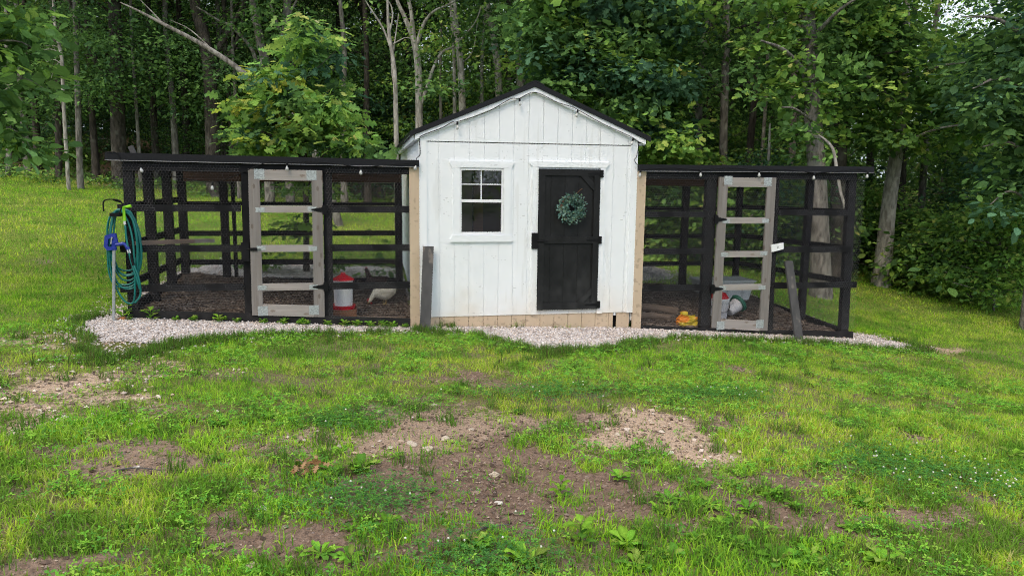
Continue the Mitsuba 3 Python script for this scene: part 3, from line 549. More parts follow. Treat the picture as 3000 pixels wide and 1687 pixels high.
mb = MB(); hexwire(mb, (3.8, RD + .065, -.05), (1, 0, 0), (0, 0, 1), 3.4, 2.2); obj('back_wire_mesh', mb, 'wire', rr_)
rd_ = weather_door(rr_, [(4.98, 2.169), (5.874, 2.169), (5.883, -.103), (4.978, -.035)], [(2.03, 2.166), (1.503, 1.591), (1.009, 1.097), (.522, .606), (-.075, .068)], -1, (1.56, .548))
lt = prism([(5.846, 1.19), (5.859, 1.083), (6.052, 1.127), (6.04, 1.22)][0:1] + [(5.859, 1.083), (6.052, 1.127), (6.04, 1.22)], -.085, -.062)
obj('turn_latch', lt, 'white_plain', rd_); labels[rd_ + '__turn_latch'] = {'label': 'white painted turn latch block'}
obj('screw', lathe([(0, 0), (.009, 0), (.009, .004), (0, .006)], (5.95, -.0855, 1.153), 8, (0, -1, 0)), 'iron', rd_)

# ------------------------------------------------------------------ boards leaning at the front
def lean(name, a, b, w, t, label, m):
    """from the foot's centre a to the head's centre b"""
    a, b = np.asarray(a, float), np.asarray(b, float); k = (b - a) / np.linalg.norm(b - a); x = np.array([1., 0, 0]); x -= k * (x @ k); x /= np.linalg.norm(x); n = np.cross(x, k)
    ends = rng.uniform(-.006, .006, 4)
    q = [(a, -1, ends[0]), (a, 1, ends[1]), (b, 1, ends[2]), (b, -1, ends[3])]
    v = np.array([p + x * s * w / 2 + k * e + n * o for o in (-t / 2, t / 2) for p, s, e in q])
    o = obj(name, (v, np.array([[0, 3, 2, 1], [4, 5, 6, 7], [0, 1, 5, 4], [1, 2, 6, 5], [2, 3, 7, 6], [3, 0, 4, 7]])), m)
    return tag(o, label, 'board')
lean('leaning_board', (.735, -.27, .045), (.805, -.075, 1.2), .142, .03, 'weathered grey plank leaning on the left front corner of the shed', 'slate_wood')
lean('leaning_board', (6.27, -.30, -.26), (6.143, -.075, .95), .125, .04, 'dark grey plank leaning on the right run below the white latch', 'slate_wood')
# roost plank inside the left run
rb = thing('roost_plank', 'rough brown plank lying level behind the hose in the left run', 'plank')
obj('plank', beam((-2.88, .03, 1.255), (-2.3, .55, 1.235), .14, .05), 'old_wood', rb)
obj('plank_end', beam((-2.30, .55, 1.236), (-2.08, .72, 1.228), .135, .048), 'grey_wood', rb)

# ------------------------------------------------------------------ string lights
sl = thing('string_lights', 'black cord of clear globe bulbs strung along the run fascias and gable', 'string lights')
def bulb(u, v, z, tilt=(0, 0)):
    ax = np.array([tilt[0], tilt[1], -1.]); ax /= np.linalg.norm(ax); k_ = np.array([.8, .85])
    s = obj('socket', lathe(np.array([(0, -.004), (.014, -.004), (.017, .012), (.017, .045), (.0, .045)]) * k_, (u, v, z), 10, ax), 'iron', sl, smooth=40)
    b = np.array([u, v, z]) + ax * .0385
    obj('bulb', lathe(np.array([(0, 0), (.012, 0), (.014, .012), (.023, .032), (.026, .046), (.022, .06), (.012, .07), (0, .073)]) * k_, b, 12, ax), 'bulb', sl, smooth=50)
LB = [(-2.715, 2.225, (.25, 0)), (-1.883, 2.02, (-.1, 0)), (-.983, 2.275, (0, 0)), (-.065, 2.235, (0, 0)), (.655, 2.30, (-.3, 0))]
for u, z, t in LB: bulb(u, -.105, z, t)
for u, z, t in ((1.195, 2.84, (0, 0)), (2.026, 3.17, (.12, 0)), (2.84, 3.04, (-.25, 0)), (3.645, 2.68, (-.3, 0))): bulb(u, -.085, z, t)
for u, z, t in ((3.765, 2.25, (-.2, 0)), (4.655, 2.265, (.1, 0)), (5.566, 2.275, (.05, 0)), (6.452, 2.245, (-.05, 0)), (7.338, 2.275, (-.15, 0))): bulb(u, -.105, z, t)
cord = MB()
cord.add(*tube(smooth_path([(-2.715, -.105, 2.228), (-2.4, -.1, 2.1), (-1.883, -.105, 2.025), (-1.6, -.1, 2.11), (-1.25, -.1, 2.27), (-.983, -.105, 2.28), (-.55, -.1, 2.29), (-.065, -.105, 2.238), (.3, -.1, 2.27), (.655, -.105, 2.305)], 6), .005, 5))
cord.add(*tube(smooth_path([(.655, -.09, 2.305), (.66, -.03, 2.36), (.705, -.03, 2.42), (.70, -.035, 2.6), (.73, -.06, 2.655), (1.0, -.06, 2.765), (1.13, -.07, 2.84), (1.195, -.085, 2.842), (1.6, -.07, 2.985), (1.9, -.07, 3.155), (2.026, -.085, 3.17), (2.243, -.07, 3.255), (2.55, -.07, 3.135), (2.76, -.075, 3.08), (2.84, -.085, 3.043), (3.2, -.07, 2.87), (3.645, -.085, 2.685), (3.73, -.06, 2.6), (3.72, -.04, 2.44), (3.69, -.045, 2.38), (3.765, -.1, 2.255)], 6), .005, 5))
cord.add(*tube(smooth_path([(3.765, -.105, 2.255), (4.2, -.1, 2.285), (4.655, -.105, 2.268), (5.1, -.1, 2.3), (5.566, -.105, 2.278), (6.0, -.1, 2.285), (6.452, -.105, 2.248), (6.9, -.1, 2.28), (7.2, -.1, 2.31), (7.338, -.105, 2.278)], 6), .005, 5))
obj('cord', cord, 'iron', sl, smooth=True)

# ------------------------------------------------------------------ hydrant, hose
hy = thing('yard_hydrant', 'blue yard hydrant head on a galvanised standpipe in the gravel', 'hydrant')
hb, ht = np.array([-3.105, -.2, .19]), np.array([-3.036, -.2, 1.225])
obj('standpipe', tube([hb, ht], .0185, 14), 'steel_pipe', hy, smooth=50)
H = lambda du, dz, dv=0: np.array([ht[0] + du, ht[1] + dv, ht[2] + dz])
obj('head', MB().add(*lathe([(0, -.035), (.03, -.035), (.032, -.005), (.026, .0), (.026, .035), (.032, .05), (.03, .075), (0, .09)], ht, 16)).add(*prism([(ht[0] - .006, ht[2] + .04), (ht[0] + .05, ht[2] + .015), (ht[0] + .05, ht[2] + .05), (ht[0] + .035, ht[2] + .155), (ht[0] - .0, ht[2] + .165)], -.215, -.185)), 'blue_paint', hy, smooth=40)
obj('spout', tube(smooth_path([H(.01, .03), H(.06, .035), (-2.925, -.2, 1.265), (-2.893, -.2, 1.235), (-2.876, -.2, 1.195)], 6), [.022] * 12 + [.020] * 6 + [.024] * 7, 10), 'blue_paint', hy, smooth=50)
lv_ = Polygon([(ht[0] - .105, ht[2] + .01), (ht[0] - .07, ht[2] - .035), (ht[0] - .02, ht[2] - .03), (ht[0] - .02, ht[2] + .0), (ht[0] - .058, ht[2] + .0), (ht[0] - .07, ht[2] + .02), (ht[0] - .055, ht[2] + .105), (ht[0] - .0, ht[2] + .125), (ht[0] + .03, ht[2] + .128), (ht[0] + .03, ht[2] + .165), (ht[0] - .02, ht[2] + .16), (ht[0] - .085, ht[2] + .14)]).buffer(.004)
obj('lever', prism(lv_, -.222, -.178), 'blue_paint', hy)
obj('link', MB().add(*prism([(ht[0] - .028, ht[2] + .04), (ht[0] - .016, ht[2] + .04), (ht[0] - .002, ht[2] + .125), (ht[0] - .014, ht[2] + .125)], -.236, -.228)).add(*lathe([(0, 0), (.009, 0), (.009, .055), (0, .055)], H(-.008, .115, -.035), 8, (0, 1, 0))).add(*lathe([(0, 0), (.009, 0), (.009, .055), (0, .055)], H(-.022, .05, -.035), 8, (0, 1, 0))), 'steel_pipe', hy)
ho = thing('garden_hose', 'coiled teal garden hose hanging on the left corner post', 'hose')
rh = np.random.default_rng(4)
loops = [(-3.125, -2.79, 1.68, .92), (-3.115, -2.775, 1.675, .87), (-3.10, -2.765, 1.68, .80), (-3.085, -2.76, 1.67, .86), (-3.135, -2.78, 1.665, .75), (-3.145, -2.77, 1.66, .72), (-3.07, -2.78, 1.665, .70), (-3.095, -2.83, 1.672, .52)]
mb = MB()
for q, (a, b, zt, zb) in enumerate(loops):
    c, w, vv = (a + b) / 2, (b - a) / 2, -.075 - .014 * q
    th = np.linspace(0, 2 * np.pi, 49)
    x, z = np.cos(th), np.sin(th)
    uu = c + w * np.sign(x) * np.abs(x)**(.75) * (1 - .10 * np.clip(z, 0, 1)) + .012 * np.sin(3 * th + q)
    if q == 7: uu = uu + .05 * np.clip(-z, 0, 1)
    zz = np.where(z > 0, (zt + zb) / 2 + (zt - zb) / 2 * np.abs(z)**.9, (zt + zb) / 2 - (zt - zb) / 2 * np.abs(z)**.8)
    mb.add(*tube(np.stack([uu, vv + .012 * np.sin(2 * th + q * 1.7), zz], 1), .0115, 8, False))
obj('coil', mb, 'hose', ho, smooth=True)
obj('supply_length', tube(smooth_path([(-2.866, -.2, 1.155), (-2.84, -.21, 1.05), (-2.79, -.215, .9), (-2.765, -.21, .75), (-2.775, -.2, .62), (-2.84, -.2, .53)], 8), .0125, 8), 'hose', ho, smooth=True)
obj('supply_coupling', tube([(-2.878, -.2, 1.198), (-2.866, -.2, 1.15)], .02, 10), 'white_plastic', ho, smooth=40)
obj('strain_sleeve', tube(smooth_path([(-2.866, -.2, 1.15), (-2.845, -.208, 1.07), (-2.825, -.213, 1.0)], 4), .0165, 8), 'iron', ho, smooth=40)
obj('free_end', tube(smooth_path([(-2.895, -.2, 1.49), (-2.885, -.205, 1.3), (-2.85, -.212, 1.05), (-2.80, -.22, .85), (-2.77, -.21, .7)], 8), .0118, 8), 'hose', ho, smooth=True)
obj('end_collar', tube([(-2.897, -.2, 1.545), (-2.896, -.2, 1.50)], .014, 10), 'white_plastic', ho, smooth=40)
nzl = MB().add(*tube([(-2.90, -.2, 1.70), (-2.897, -.2, 1.60), (-2.897, -.2, 1.545)], [.017, .016, .02], 10)).add(*tube([(-2.925, -.2, 1.705), (-2.87, -.2, 1.715), (-2.815, -.2, 1.725)], [.012, .016, .021], 10))
obj('nozzle', nzl, 'lime', ho, smooth=40)
hh = thing('hose_hanger', 'black bent iron hose hanger at the top of the coiled hose', 'hose hanger')
obj('bracket', tube(smooth_path([(-3.11, -.24, 1.66), (-3.11, -.24, 1.76), (-3.07, -.24, 1.80), (-2.95, -.24, 1.80), (-2.90, -.24, 1.75), (-2.93, -.24, 1.66), (-2.95, -.24, 1.61)], 4), .0085, 6), 'iron', hh, smooth=True)
obj('saddle', MB().add(*bx(-3.05, -2.93, -.24, -.036, 1.60, 1.64)).add(*beam((-3.0, -.24, 1.8), (-2.98, -.036, 1.77), .012, .02)), 'iron', hh)

# ------------------------------------------------------------------ things in the runs
wt = thing('poultry_waterer', 'white poultry waterer with red lid and tray on a wooden block', 'waterer')
wp = np.array([-.335, .35, 0]); wz = .312
obj('tray', lathe([(0, 0), (.155, 0), (.165, .05), (.15, .05), (.13, .02), (0, .02)], (*wp[:2], wz), 26), 'red_plastic', wt, smooth=40)
obj('tank', lathe([(0, .021), (.115, .021), (.125, .1), (.132, .38), (.14, .395), (0, .395)], (*wp[:2], wz), 26), 'white_plastic', wt, smooth=40)
obj('lid', lathe([(0, .396), (.152, .396), (.15, .41), (.06, .46), (.035, .475), (.03, .50), (0, .505)], (*wp[:2], wz), 26), 'red_plastic', wt, smooth=40)
wb = obj('wooden_block', bx(-.52, -.16, .2, .5, float(gz(-.3, .3)) - .02, .309), 'brown_wood'); tag(wb, 'short reddish brown timber block under the white waterer', 'block')
def hen(name, label, at, head, m, heading, peck, comb='red_plastic'):
    h = thing(name, label, 'hen'); ca, sa = math.cos(heading), math.sin(heading)
    P = lambda x, y, z: (at[0] + ca * x - sa * y, at[1] + sa * x + ca * y, at[2] + z)
    if peck: neck = [(.10, 0, .20, .06), (.17, 0, .15, .04), (.215, 0, .09, .03), (.235, 0, .06, .028)]; hd = (.235, 0, .06)
    else: neck = [(.10, 0, .22, .06), (.15, 0, .30, .042), (.165, 0, .36, .03), (.18, 0, .385, .03)]; hd = (.18, 0, .385)
    tail = [(-.08, 0, .22, .08), (-.16, 0, .25, .05), (-.21, 0, .28, .025)]
    body = [(.09, 0, .18, .095), (.0, 0, .17, .118), (-.09, 0, .195, .095)]
    wing = [[(.06, s * .07, .20, .045), (-.06, s * .085, .20, .05), (-.15, s * .05, .23, .02)] for s in (-1, 1)]
    thigh = [[(.0, s * .05, .14, .045), (.01, s * .05, .08, .022)] for s in (-1, 1)]
    ch = [[(*P(*c[:3]), c[3]) for c in k] for k in [neck, tail, body, *wing, *thigh]]
    obj('body', soften(balls(ch), .02), m, h, smooth=True)
    for s in (-1, 1):
        lg = MB().add(*tube([P(.01, s * .05, .09), P(-.005, s * .05, .045), P(.005, s * .05, .006)], [.008, .006, .007], 6))
        for dx, dy in ((.045, 0), (.035, .022), (.035, -.022), (-.02, 0)): lg.add(*tube([P(.005, s * .05, .006), P(.005 + dx, s * .05 + dy, .004)], [.005, .003], 5))
        obj('leg', lg, 'hen_leg', h)
    dn = np.array([.6, 0, -.8]) if peck else np.array([1., 0, -.15])
    tip = np.array(hd) + dn * .055
    obj('beak', tube([P(*(np.array(hd) + dn * .022)), P(*tip)], [.011, .002], 6), 'hen_leg', h)
    up = np.array([.8, 0, .6]) if peck else np.array([0, 0, 1.])
    side = np.array([dn[0], 0, dn[2]])
    cb = MB()
    for k, r in ((-.012, .013), (.004, .017), (.018, .012)):
        c = np.array(hd) + up * .034 + side * k; cb.add(*tube([P(*(c - up * .012)), P(*(c + up * r))], [.010, .004], 6))
    cb.add(*tube([P(*(np.array(hd) + dn * .02 - up * .02)), P(*(np.array(hd) + dn * .015 - up * .05))], [.009, .011], 6))
    obj('comb', cb, comb, h)
    for s in (-1, 1): obj('eye', lathe([(0, -.004), (.004, 0), (0, .004)], P(hd[0] + .008, s * .027, hd[2] + .006), 6, (0, 1, 0)), 'iron', h)
hen('pale_hen', 'cream hen pecking with head down behind the low rail of the left run', (.245, 1.25, float(gz(.24, 1.25)) + .04), None, 'hen_pale', math.pi + .35, True)
hen('dark_hen', 'dark brown hen with red comb standing behind the pale hen', (.13, 2.05, float(gz(.1, 2.05)) - .0), None, 'hen_dark', math.pi - .6, False)
# right run
tb = thing('storage_tub', 'large pale grey plastic storage tub at the back of the right run', 'tub')
tz = float(gz(6.6, 2.6)) - .0
tub = Polygon([(6.12, tz), (6.86, tz), (7.0, tz + .36), (6.0, tz + .36)])
obj('shell', MB().add(*prism([(6.1, tz), (6.88, tz), (6.98, tz + .35), (6.0, tz + .35)], 2.32, 2.9)), 'pale_plastic', tb)
obj('rim', bx(5.97, 7.01, 2.29, 2.93, tz + .3505, tz + .385), 'pale_plastic', tb)
for a in (6.15, 6.45, 6.75): obj('rib', prism([(a, tz + .03), (a + .025, tz + .03), (a + .03, tz + .33), (a - .005, tz + .33)], 2.305, 2.3195), 'pale_plastic', tb)
bk = thing('feed_bucket', 'white feed bucket with red lid and black handle behind the right door', 'bucket')
kz = float(gz(5.43, .8)) + .03
obj('pail', lathe([(0, 0), (.13, 0), (.15, .28), (.163, .28), (.165, .33), (.155, .34), (0, .34)], (5.50, .78, kz), 26), 'white_plastic', bk, smooth=40)
obj('lid', lathe([(0, .341), (.155, .341), (.145, .36), (.10, .42), (.05, .44), (0, .445)], (5.50, .78, kz), 26), 'red_plastic', bk, smooth=40)
g = np.linspace(-.2, math.pi + .2, 16)
obj('handle', tube(np.stack([5.50 + .168 * np.cos(g), .78 - .168 * np.clip(np.sin(g), .1, 1), kz + .27 - .14 * np.sin(g)], 1), .006, 6), 'iron', bk, smooth=True)
fw = thing('tipped_waterer', 'small white waterer with green tray tipped on its side', 'waterer')
ax = np.array([.75, .25, .42]); ax /= np.linalg.norm(ax); wo = np.array([5.76, .95, float(gz(5.8, .95)) + .13])
obj('tank', lathe([(0, 0), (.075, 0), (.085, .02), (.115, .22), (0, .22)], wo, 22, ax), 'white_plastic', fw, smooth=40)
obj('tray', lathe([(0, .221), (.14, .221), (.155, .27), (.14, .272), (.13, .24), (0, .24)], wo, 22, ax), 'green_plastic', fw, smooth=40)
for k in range(14):
    q = k / 14 * 2 * math.pi; e1 = np.cross(ax, [0, 0, 1.]); e1 /= np.linalg.norm(e1); e2 = np.cross(ax, e1); d = e1 * math.cos(q) + e2 * math.sin(q)
    obj('grille_bar', tube([wo + ax * .215 + d * .115, wo + ax * .27 + d * .15], .004, 5), 'green_plastic', fw)
bg = thing('feed_bag', 'crumpled yellow and orange plastic bag behind the right base board', 'bag')
sp = trimesh.creation.icosphere(subdivisions=3); q = np.array(sp.vertices); q = np.sign(q) * np.abs(q)**.7
q = q * (1 + .8 * (meshkit.fbm(q * 3.2 + 5, 3, 9)[:, None] - .5)); bgz = float(gz(4.7, .22))
obj('sack', (q * [.165, .09, .088] + [4.70, .2, bgz + .10], np.array(sp.faces)), 'bag', bg)
obj('knot', (q[:, [2, 0, 1]] * [.05, .05, .035] + [4.63, .17, bgz + .22], np.array(sp.faces)), 'bag', bg)
for k, (a, b, c, d, r, s) in enumerate([(3.95, 1.2, 4.9, 1.0, .07, 'thick dark log'), (4.0, .55, 4.55, .5, .055, 'short brown log'), (-.15, .12, .5, .2, .028, 'thin bark strip')]):
    o = obj('log', tube(smooth_path([(a, b, float(soil_z(a, b)) + r * .7), ((a + c) / 2, (b + d) / 2 + .03, float(soil_z((a + c) / 2, (b + d) / 2)) + r * .75), (c, d, float(soil_z(c, d)) + r * .6)], 5), r, 9), 'old_wood', smooth=50)
    tag(o, ['thick dark log lying across the soil of the right run', 'short brown log just behind the right run base board', 'thin stick of bark on soil near the waterer in the left run'][k], 'log')
# SECTION2 ------------------------------------------------------------------ trees
def at(px, py, dist):
    """the point seen at (px, py) of the photograph's 3000 x 1687 at the given depth, in world axes"""
    X, Y = px - 1500, py - 843.5; x, y = _cr * X + _sr * Y, -_sr * X + _cr * Y
    r = np.array([x / FPX, _cp - y / FPX * _sp, -_sp - y / FPX * _cp]); return r * (dist / r[1]) + [0, 0, CAM_Z]
def gxy(x, y): u, v = local(x, y); return float(gz(u, v))
def lobed(n, depth, wid):
    """a lobed leaf outline as a fan: base at the origin, tip at (1, 0)"""
    t = np.linspace(0, 1, n + 1)[1:-1]; w = wid * np.sin(np.pi * t**.8) ** .7 * (1 - depth * (np.arange(len(t)) % 2 == 1))
    top = np.stack([t, w, .10 * w], 1); bot = np.stack([t, -w, .10 * w], 1)[::-1]
    v = np.vstack([[0, 0, 0], top, [1, 0, -.06], bot, [.5, 0, 0]]); k = len(v) - 1
    return v, np.array([[k, i, (i + 1) % k] for i in range(k)])
OAK, MAPLE = lobed(6, .66, .40), lobed(4, .5, .52)
PAL = {'dark': [(.038, .085, .020), (.055, .115, .026), (.045, .10, .032)], 'mid': [(.065, .14, .028), (.09, .18, .034), (.055, .12, .03)],
       'bright': [(.13, .25, .035), (.17, .29, .04), (.10, .21, .035)], 'yellow': [(.22, .31, .03), (.27, .33, .035), (.18, .28, .03)], 'blue': [(.05, .115, .045), (.04, .095, .04)]}
def leaves(centres, rc, per, size, tmpl, pal, r, flat=.45, droop=.25, mb=None, up=.9):
    """sprays of leaves about the centres (n, 3); rc: radius of a spray; pal: palette names, one drawn per spray"""
    centres = np.asarray(centres, float); n = len(centres); rc = np.broadcast_to(rc, (n,))
    cnt = np.maximum(1, r.poisson(per * (rc / rc.mean())**1.6)) if n > 1 else np.array([per]); idx = np.repeat(np.arange(n), cnt); N = len(idx)
    o = r.normal(0, .5, (N, 3)); o *= np.minimum(1, 1.3 / np.linalg.norm(o, axis=1, keepdims=True)); pos = centres[idx] + o * rc[idx, None] * [1, 1, flat]
    d = o * [1, 1, .2] + r.normal(0, .45, (N, 3)) * [1, 1, .5] - [0, 0, droop]
    tilt = r.normal(0, .35, (n, 3))[idx]
    nr = np.array([0, 0, up]) + tilt + r.normal(0, .38, (N, 3))
    pals = r.integers(0, len(pal), n); base = np.zeros((N, 3))
    for q, name in enumerate(pal):
        k = pals[idx] == q; a = np.array(PAL[name]); base[k] = a[r.integers(0, len(a), k.sum())]
    col = base * np.exp(r.normal(0, .22, (N, 1))) * np.exp(r.normal(0, .15, (n, 1)))[idx]
    return scatter(*tmpl, pos, aim(d, nr), size * np.exp(r.normal(-.06, .3, N)), np.clip(col * [2.15, 1.92, 2.7], 0, .6), mb)
def limb_path(p, az, el, L, r, n=6, sag=.25):
    q = [np.array(p, float)]
    for i in range(n):
        az += r.normal(0, .16); el += r.normal(-sag / n, .10)
        q.append(q[-1] + L / n * np.array([math.cos(az) * math.cos(el), math.sin(az) * math.cos(el), math.sin(el)]))
    return np.array(q)
def variant(seed, H, r0, base, R, limbs, per_limb, per, leaf, tmpl, pal, rc=.75, taper_top=.5, bm='bark_dark'):
    """one tree about the origin: (trunk ply, crown ply)"""
    r = np.random.default_rng(seed); wood = MB(); cs = []
    tp = np.array([[r.normal(0, .012) * z, r.normal(0, .012) * z, z] for z in np.linspace(-.4, H, 10)]); tp[0, :2] = tp[1, :2] = 0
    tr = r0 * np.linspace(1.1, .15, 10); tr[0] *= 1.35; wood.add(*tube(smooth_path(tp, 3), np.interp(np.linspace(0, 9, 28), np.arange(10), tr), 8))
    for i in range(limbs):
        f = (i + r.random()) / limbs; z = base + (H * .98 - base) * f
        k = np.array([np.interp(z, tp[:, 2], tp[:, a]) for a in range(3)])
        L = R * (.55 + .45 * math.sin(math.pi * min(1, .25 + f * .75))) * (1 - taper_top * f * f) * r.uniform(.7, 1.15)
        q = limb_path(k, i * 2.4 + r.normal(0, .4), r.uniform(.1, .65), L, r)
        lr_ = r0 * (.42 - .25 * f); wood.add(*tube(q, np.linspace(lr_, .012, len(q)), 5, False))
        for s in r.uniform(.3, 1.05, per_limb):
            a = min(int(s * 6), 5); c = q[a] + (q[a + 1] - q[a]) * min(1, s * 6 - a); cs.append(c + r.normal(0, .32, 3) * [1, 1, .6] * L / 3)
    crown = leaves(cs, r.uniform(.6, 1.3, len(cs)) * rc, per, leaf, tmpl, pal, r)
    w, _, _ = wood.get(); (cv, cf), cc, _ = crown.get(); ids = f'kind_{seed}_wood', f'kind_{seed}_leaf'
    scene[ids[0]] = {'type': 'shapegroup', 'shape': mikit.ply(w, bm, True)}; scene[ids[1]] = {'type': 'shapegroup', 'shape': mikit.ply((cv, cf), 'leaf', False, color=cc)}
    return [{'type': 'instance', 'group': {'type': 'ref', 'id': i}} for i in ids]
def plant(name, label, cat, group, var, x, y, rot=0., s=1., z=None, parts=('trunk', 'crown')):
    key = thing(name, label, cat, group); m = T().translate([float(x), float(y), gxy(x, y) if z is None else z]).rotate([0, 0, 1], rot).scale(s)
    for p, d in zip(parts, var): scene[f'{key}__{p}'] = {**d, 'to_world': m}
    return key
rt = np.random.default_rng(77)
# ---- trees that can be told apart; trunks as paths of (px, py, radius in m), crowns as sprays
def own_tree(name, label, dist, trunk, limbs, bm, sprays=(), per=60, leaf=.14, tmpl=LEAF4, pal=('mid',), root=None, seed=0, rc=.6):
    r = np.random.default_rng(seed + 100); key = thing(name, label, 'tree'); wood = MB()
    P = [at(a, b, dist + (d[0] if d else 0)) for a, b, _, *d in trunk]; R = [c for _, _, c, *d in trunk]
    x, y = P[0][:2] if root is None else along(root, dist) and (None, None)
    g = gxy(P[0][0], P[0][1])
    if P[0][2] > g + .1:      # carry the trunk on to the ground
        k = P[0] + (P[0] - P[1]) / (P[0] - P[1])[2] * (g - P[0][2]) * np.array([.35, .35, 1]); k[2] = g
        P = [k] + P; R = [R[0] * 1.12] + R
    P = [P[0] - [0, 0, .35]] + P; R = [R[0] * 1.35] + R
    sp_ = smooth_path(P, 5); wood.add(*tube(sp_, np.interp(np.linspace(0, len(P) - 1, len(sp_)), np.arange(len(P)), R), 10))
    for L in limbs:
        q = smooth_path([at(a, b, dist + (d[0] if d else 0)) for a, b, _, *d in L], 5); wood.add(*tube(q, np.interp(np.linspace(0, len(L) - 1, len(q)), np.arange(len(L)), [c for _, _, c, *d in L]), 7))
    obj('trunk', wood, bm, key, smooth=True, loc=False)
    if len(sprays):
        cs = np.array([at(a, b, dist + (d[0] if d else 0)) for a, b, *d in sprays])
        obj('crown', leaves(cs, r.uniform(.7, 1.25, len(cs)) * rc, per, leaf, tmpl, pal, r), 'leaf', key, loc=False)
    return key
def spray_box(x0, x1, y0, y1, n, dz, r, f=None):
    out = []
    while len(out) < n:
        a, b = r.uniform(x0, x1), r.uniform(y0, y1)
        if f is None or f(a, b): out.append((a, b, r.uniform(-dz, dz)))
    return out
r1 = np.random.default_rng(5)
own_tree('oak_sapling', 'bright yellow green young oak behind the left run', 13.0,
         [(898, 803, .06), (897, 640, .052), (893, 480, .045), (880, 330, .035), (860, 180, .022), (845, 95, .008)],
         [[(893, 470, .022), (800, 400, .014, -.3), (720, 372, .006, -.5)], [(886, 400, .02), (980, 340, .012, .3), (1050, 320, .006, .4)], [(880, 330, .018), (790, 260, .01, .3), (740, 220, .005, .4)], [(870, 260, .015), (930, 200, .008, -.3), (985, 150, .004, -.4)],
          [(896, 560, .018), (960, 440, .012, -.4), (1060, 425, .005, -.6)], [(895, 690, .008), (870, 672, .005, -.3), (845, 668, .003, -.5)], [(897, 700, .007), (915, 690, .003, .2)]],
         'bark_dark', [(a + r1.normal(0, .5) * c, b + r1.normal(0, .5) * d, r1.normal(0, .45)) for a, b, c, d, n in ((865, 290, 120, 90, 40), (905, 150, 75, 60, 14), (890, 80, 30, 40, 4), (765, 320, 70, 50, 12), (725, 410, 55, 35, 12), (960, 320, 55, 60, 10), (1030, 415, 60, 28, 10), (870, 410, 150, 45, 24), (800, 230, 60, 40, 8), (1000, 250, 40, 30, 3)) for _ in range(n)] + [(1060, 430, -.5), (1100, 448, -.5), (840, 560, .5), (870, 530, 0), (915, 545, .2), (880, 660, -.4), (850, 672, -.5), (950, 560, .3)],
         34, .155, OAK, ('bright', 'mid', 'bright', 'mid', 'blue', 'bright', 'bright', 'yellow'), seed=3, rc=.33)
r1 = np.random.default_rng(6)
own_tree('pale_leaning_tree', 'pale grey trunk leaning right at the lawn edge right of the runs', 16.9,
         [(2583, 812, .21), (2592, 720, .185), (2602, 620, .165), (2614, 530, .155), (2628, 440, .14), (2640, 330, .12), (2650, 200, .10), (2655, 60, .08), (2655, -150, .05)],
         [[(2640, 330, .05), (2560, 240, .04, -1), (2500, 200, .02, -1.5)], [(2645, 260, .05), (2740, 200, .03, -1.2), (2850, 180, .015, -2)], [(2630, 430, .04), (2740, 380, .025, -1.5), (2870, 360, .01, -2)], [(2650, 200, .04), (2640, 60, .03, 1), (2590, -50, .02, 1)]],
         'bark_pale', spray_box(2440, 2900, 40, 460, 120, 1.6, r1, lambda a, b: b < 440 - abs(a - 2700) * .15 and not (a > 2690 and b < 110)) + spray_box(2450, 2690, -250, 60, 36, 2, r1), 80, .135, MAPLE, ('bright', 'mid', 'bright', 'dark', 'mid'), seed=5, rc=.6)
r1 = np.random.default_rng(7)
own_tree('vine_clad_tree', 'thick trunk wrapped in bright vine leaves behind the right run', 14.7,
         [(2405, 868, .235), (2403, 760, .20), (2397, 600, .185), (2392, 480, .175), (2380, 330, .165), (2372, 160, .15), (2366, 0, .13), (2360, -250, .08)],
         [[(2376, 230, .05), (2300, 150, .04, -.8), (2230, 120, .015, -1.4)], [(2372, 120, .05), (2460, 30, .03, -.8), (2540, -20, .015, -1.2)], [(2385, 360, .03), (2330, 320, .02, -.9), (2290, 315, .01, -1.2)]],
         'bark_grey', [(2376 + (a if abs(a) > 24 else 30 * np.sign(a)), y, r1.uniform(-.25, .2)) for a, y in zip(r1.normal(0, 42, 34), r1.uniform(-60, 470, 34))] + spray_box(2180, 2570, -200, 330, 56, .75, r1, lambda a, b: abs(a - 2374) > 40), 44, .125, MAPLE, ('bright', 'mid', 'mid', 'bright'), seed=7, rc=.45)
r1 = np.random.default_rng(8)
own_tree('dark_twin_tree', 'dark bare lower trunk just right of the vine clad tree', 16.3,
         [(2450, 800, .17), (2455, 600, .16), (2460, 430, .15), (2466, 300, .145), (2470, 150, .13), (2476, 0, .11), (2480, -250, .06)],
         [[(2468, 240, .05), (2560, 170, .03, -.6), (2640, 150, .012, -1)], [(2474, 60, .05), (2550, -60, .02, .8)]],
         'bark_dark', spray_box(2420, 2640, -250, 70, 50, 1.5, r1) + spray_box(2500, 2640, 90, 240, 10, .8, r1), 70, .13, MAPLE, ('mid', 'dark', 'bright'), seed=8, rc=.5)
own_tree('grey_snag', 'crooked pale dead branch standing beside the vine clad trunk', 13.9,
         [(2478, 640, .022), (2462, 560, .028), (2452, 500, .03), (2441, 440, .027), (2420, 412, .022), (2398, 396, .012)], [], 'bark_pale', seed=9)
own_tree('dead_leaning_trunk', 'long bare pale dead trunk slanting up to the left behind the young oak', 19.0,
         [(900, 400, .10), (742, 238, .075), (610, 142, .06), (480, 72, .045), (410, 35, .03), (352, 8, .012)], [[(480, 72, .02), (440, 30, .014, .3), (400, -10, .008, .5)], [(640, 165, .02), (560, 90, .015, .6), (500, 60, .008, .8)]], 'bark_grey', seed=10)
r1 = np.random.default_rng(12)
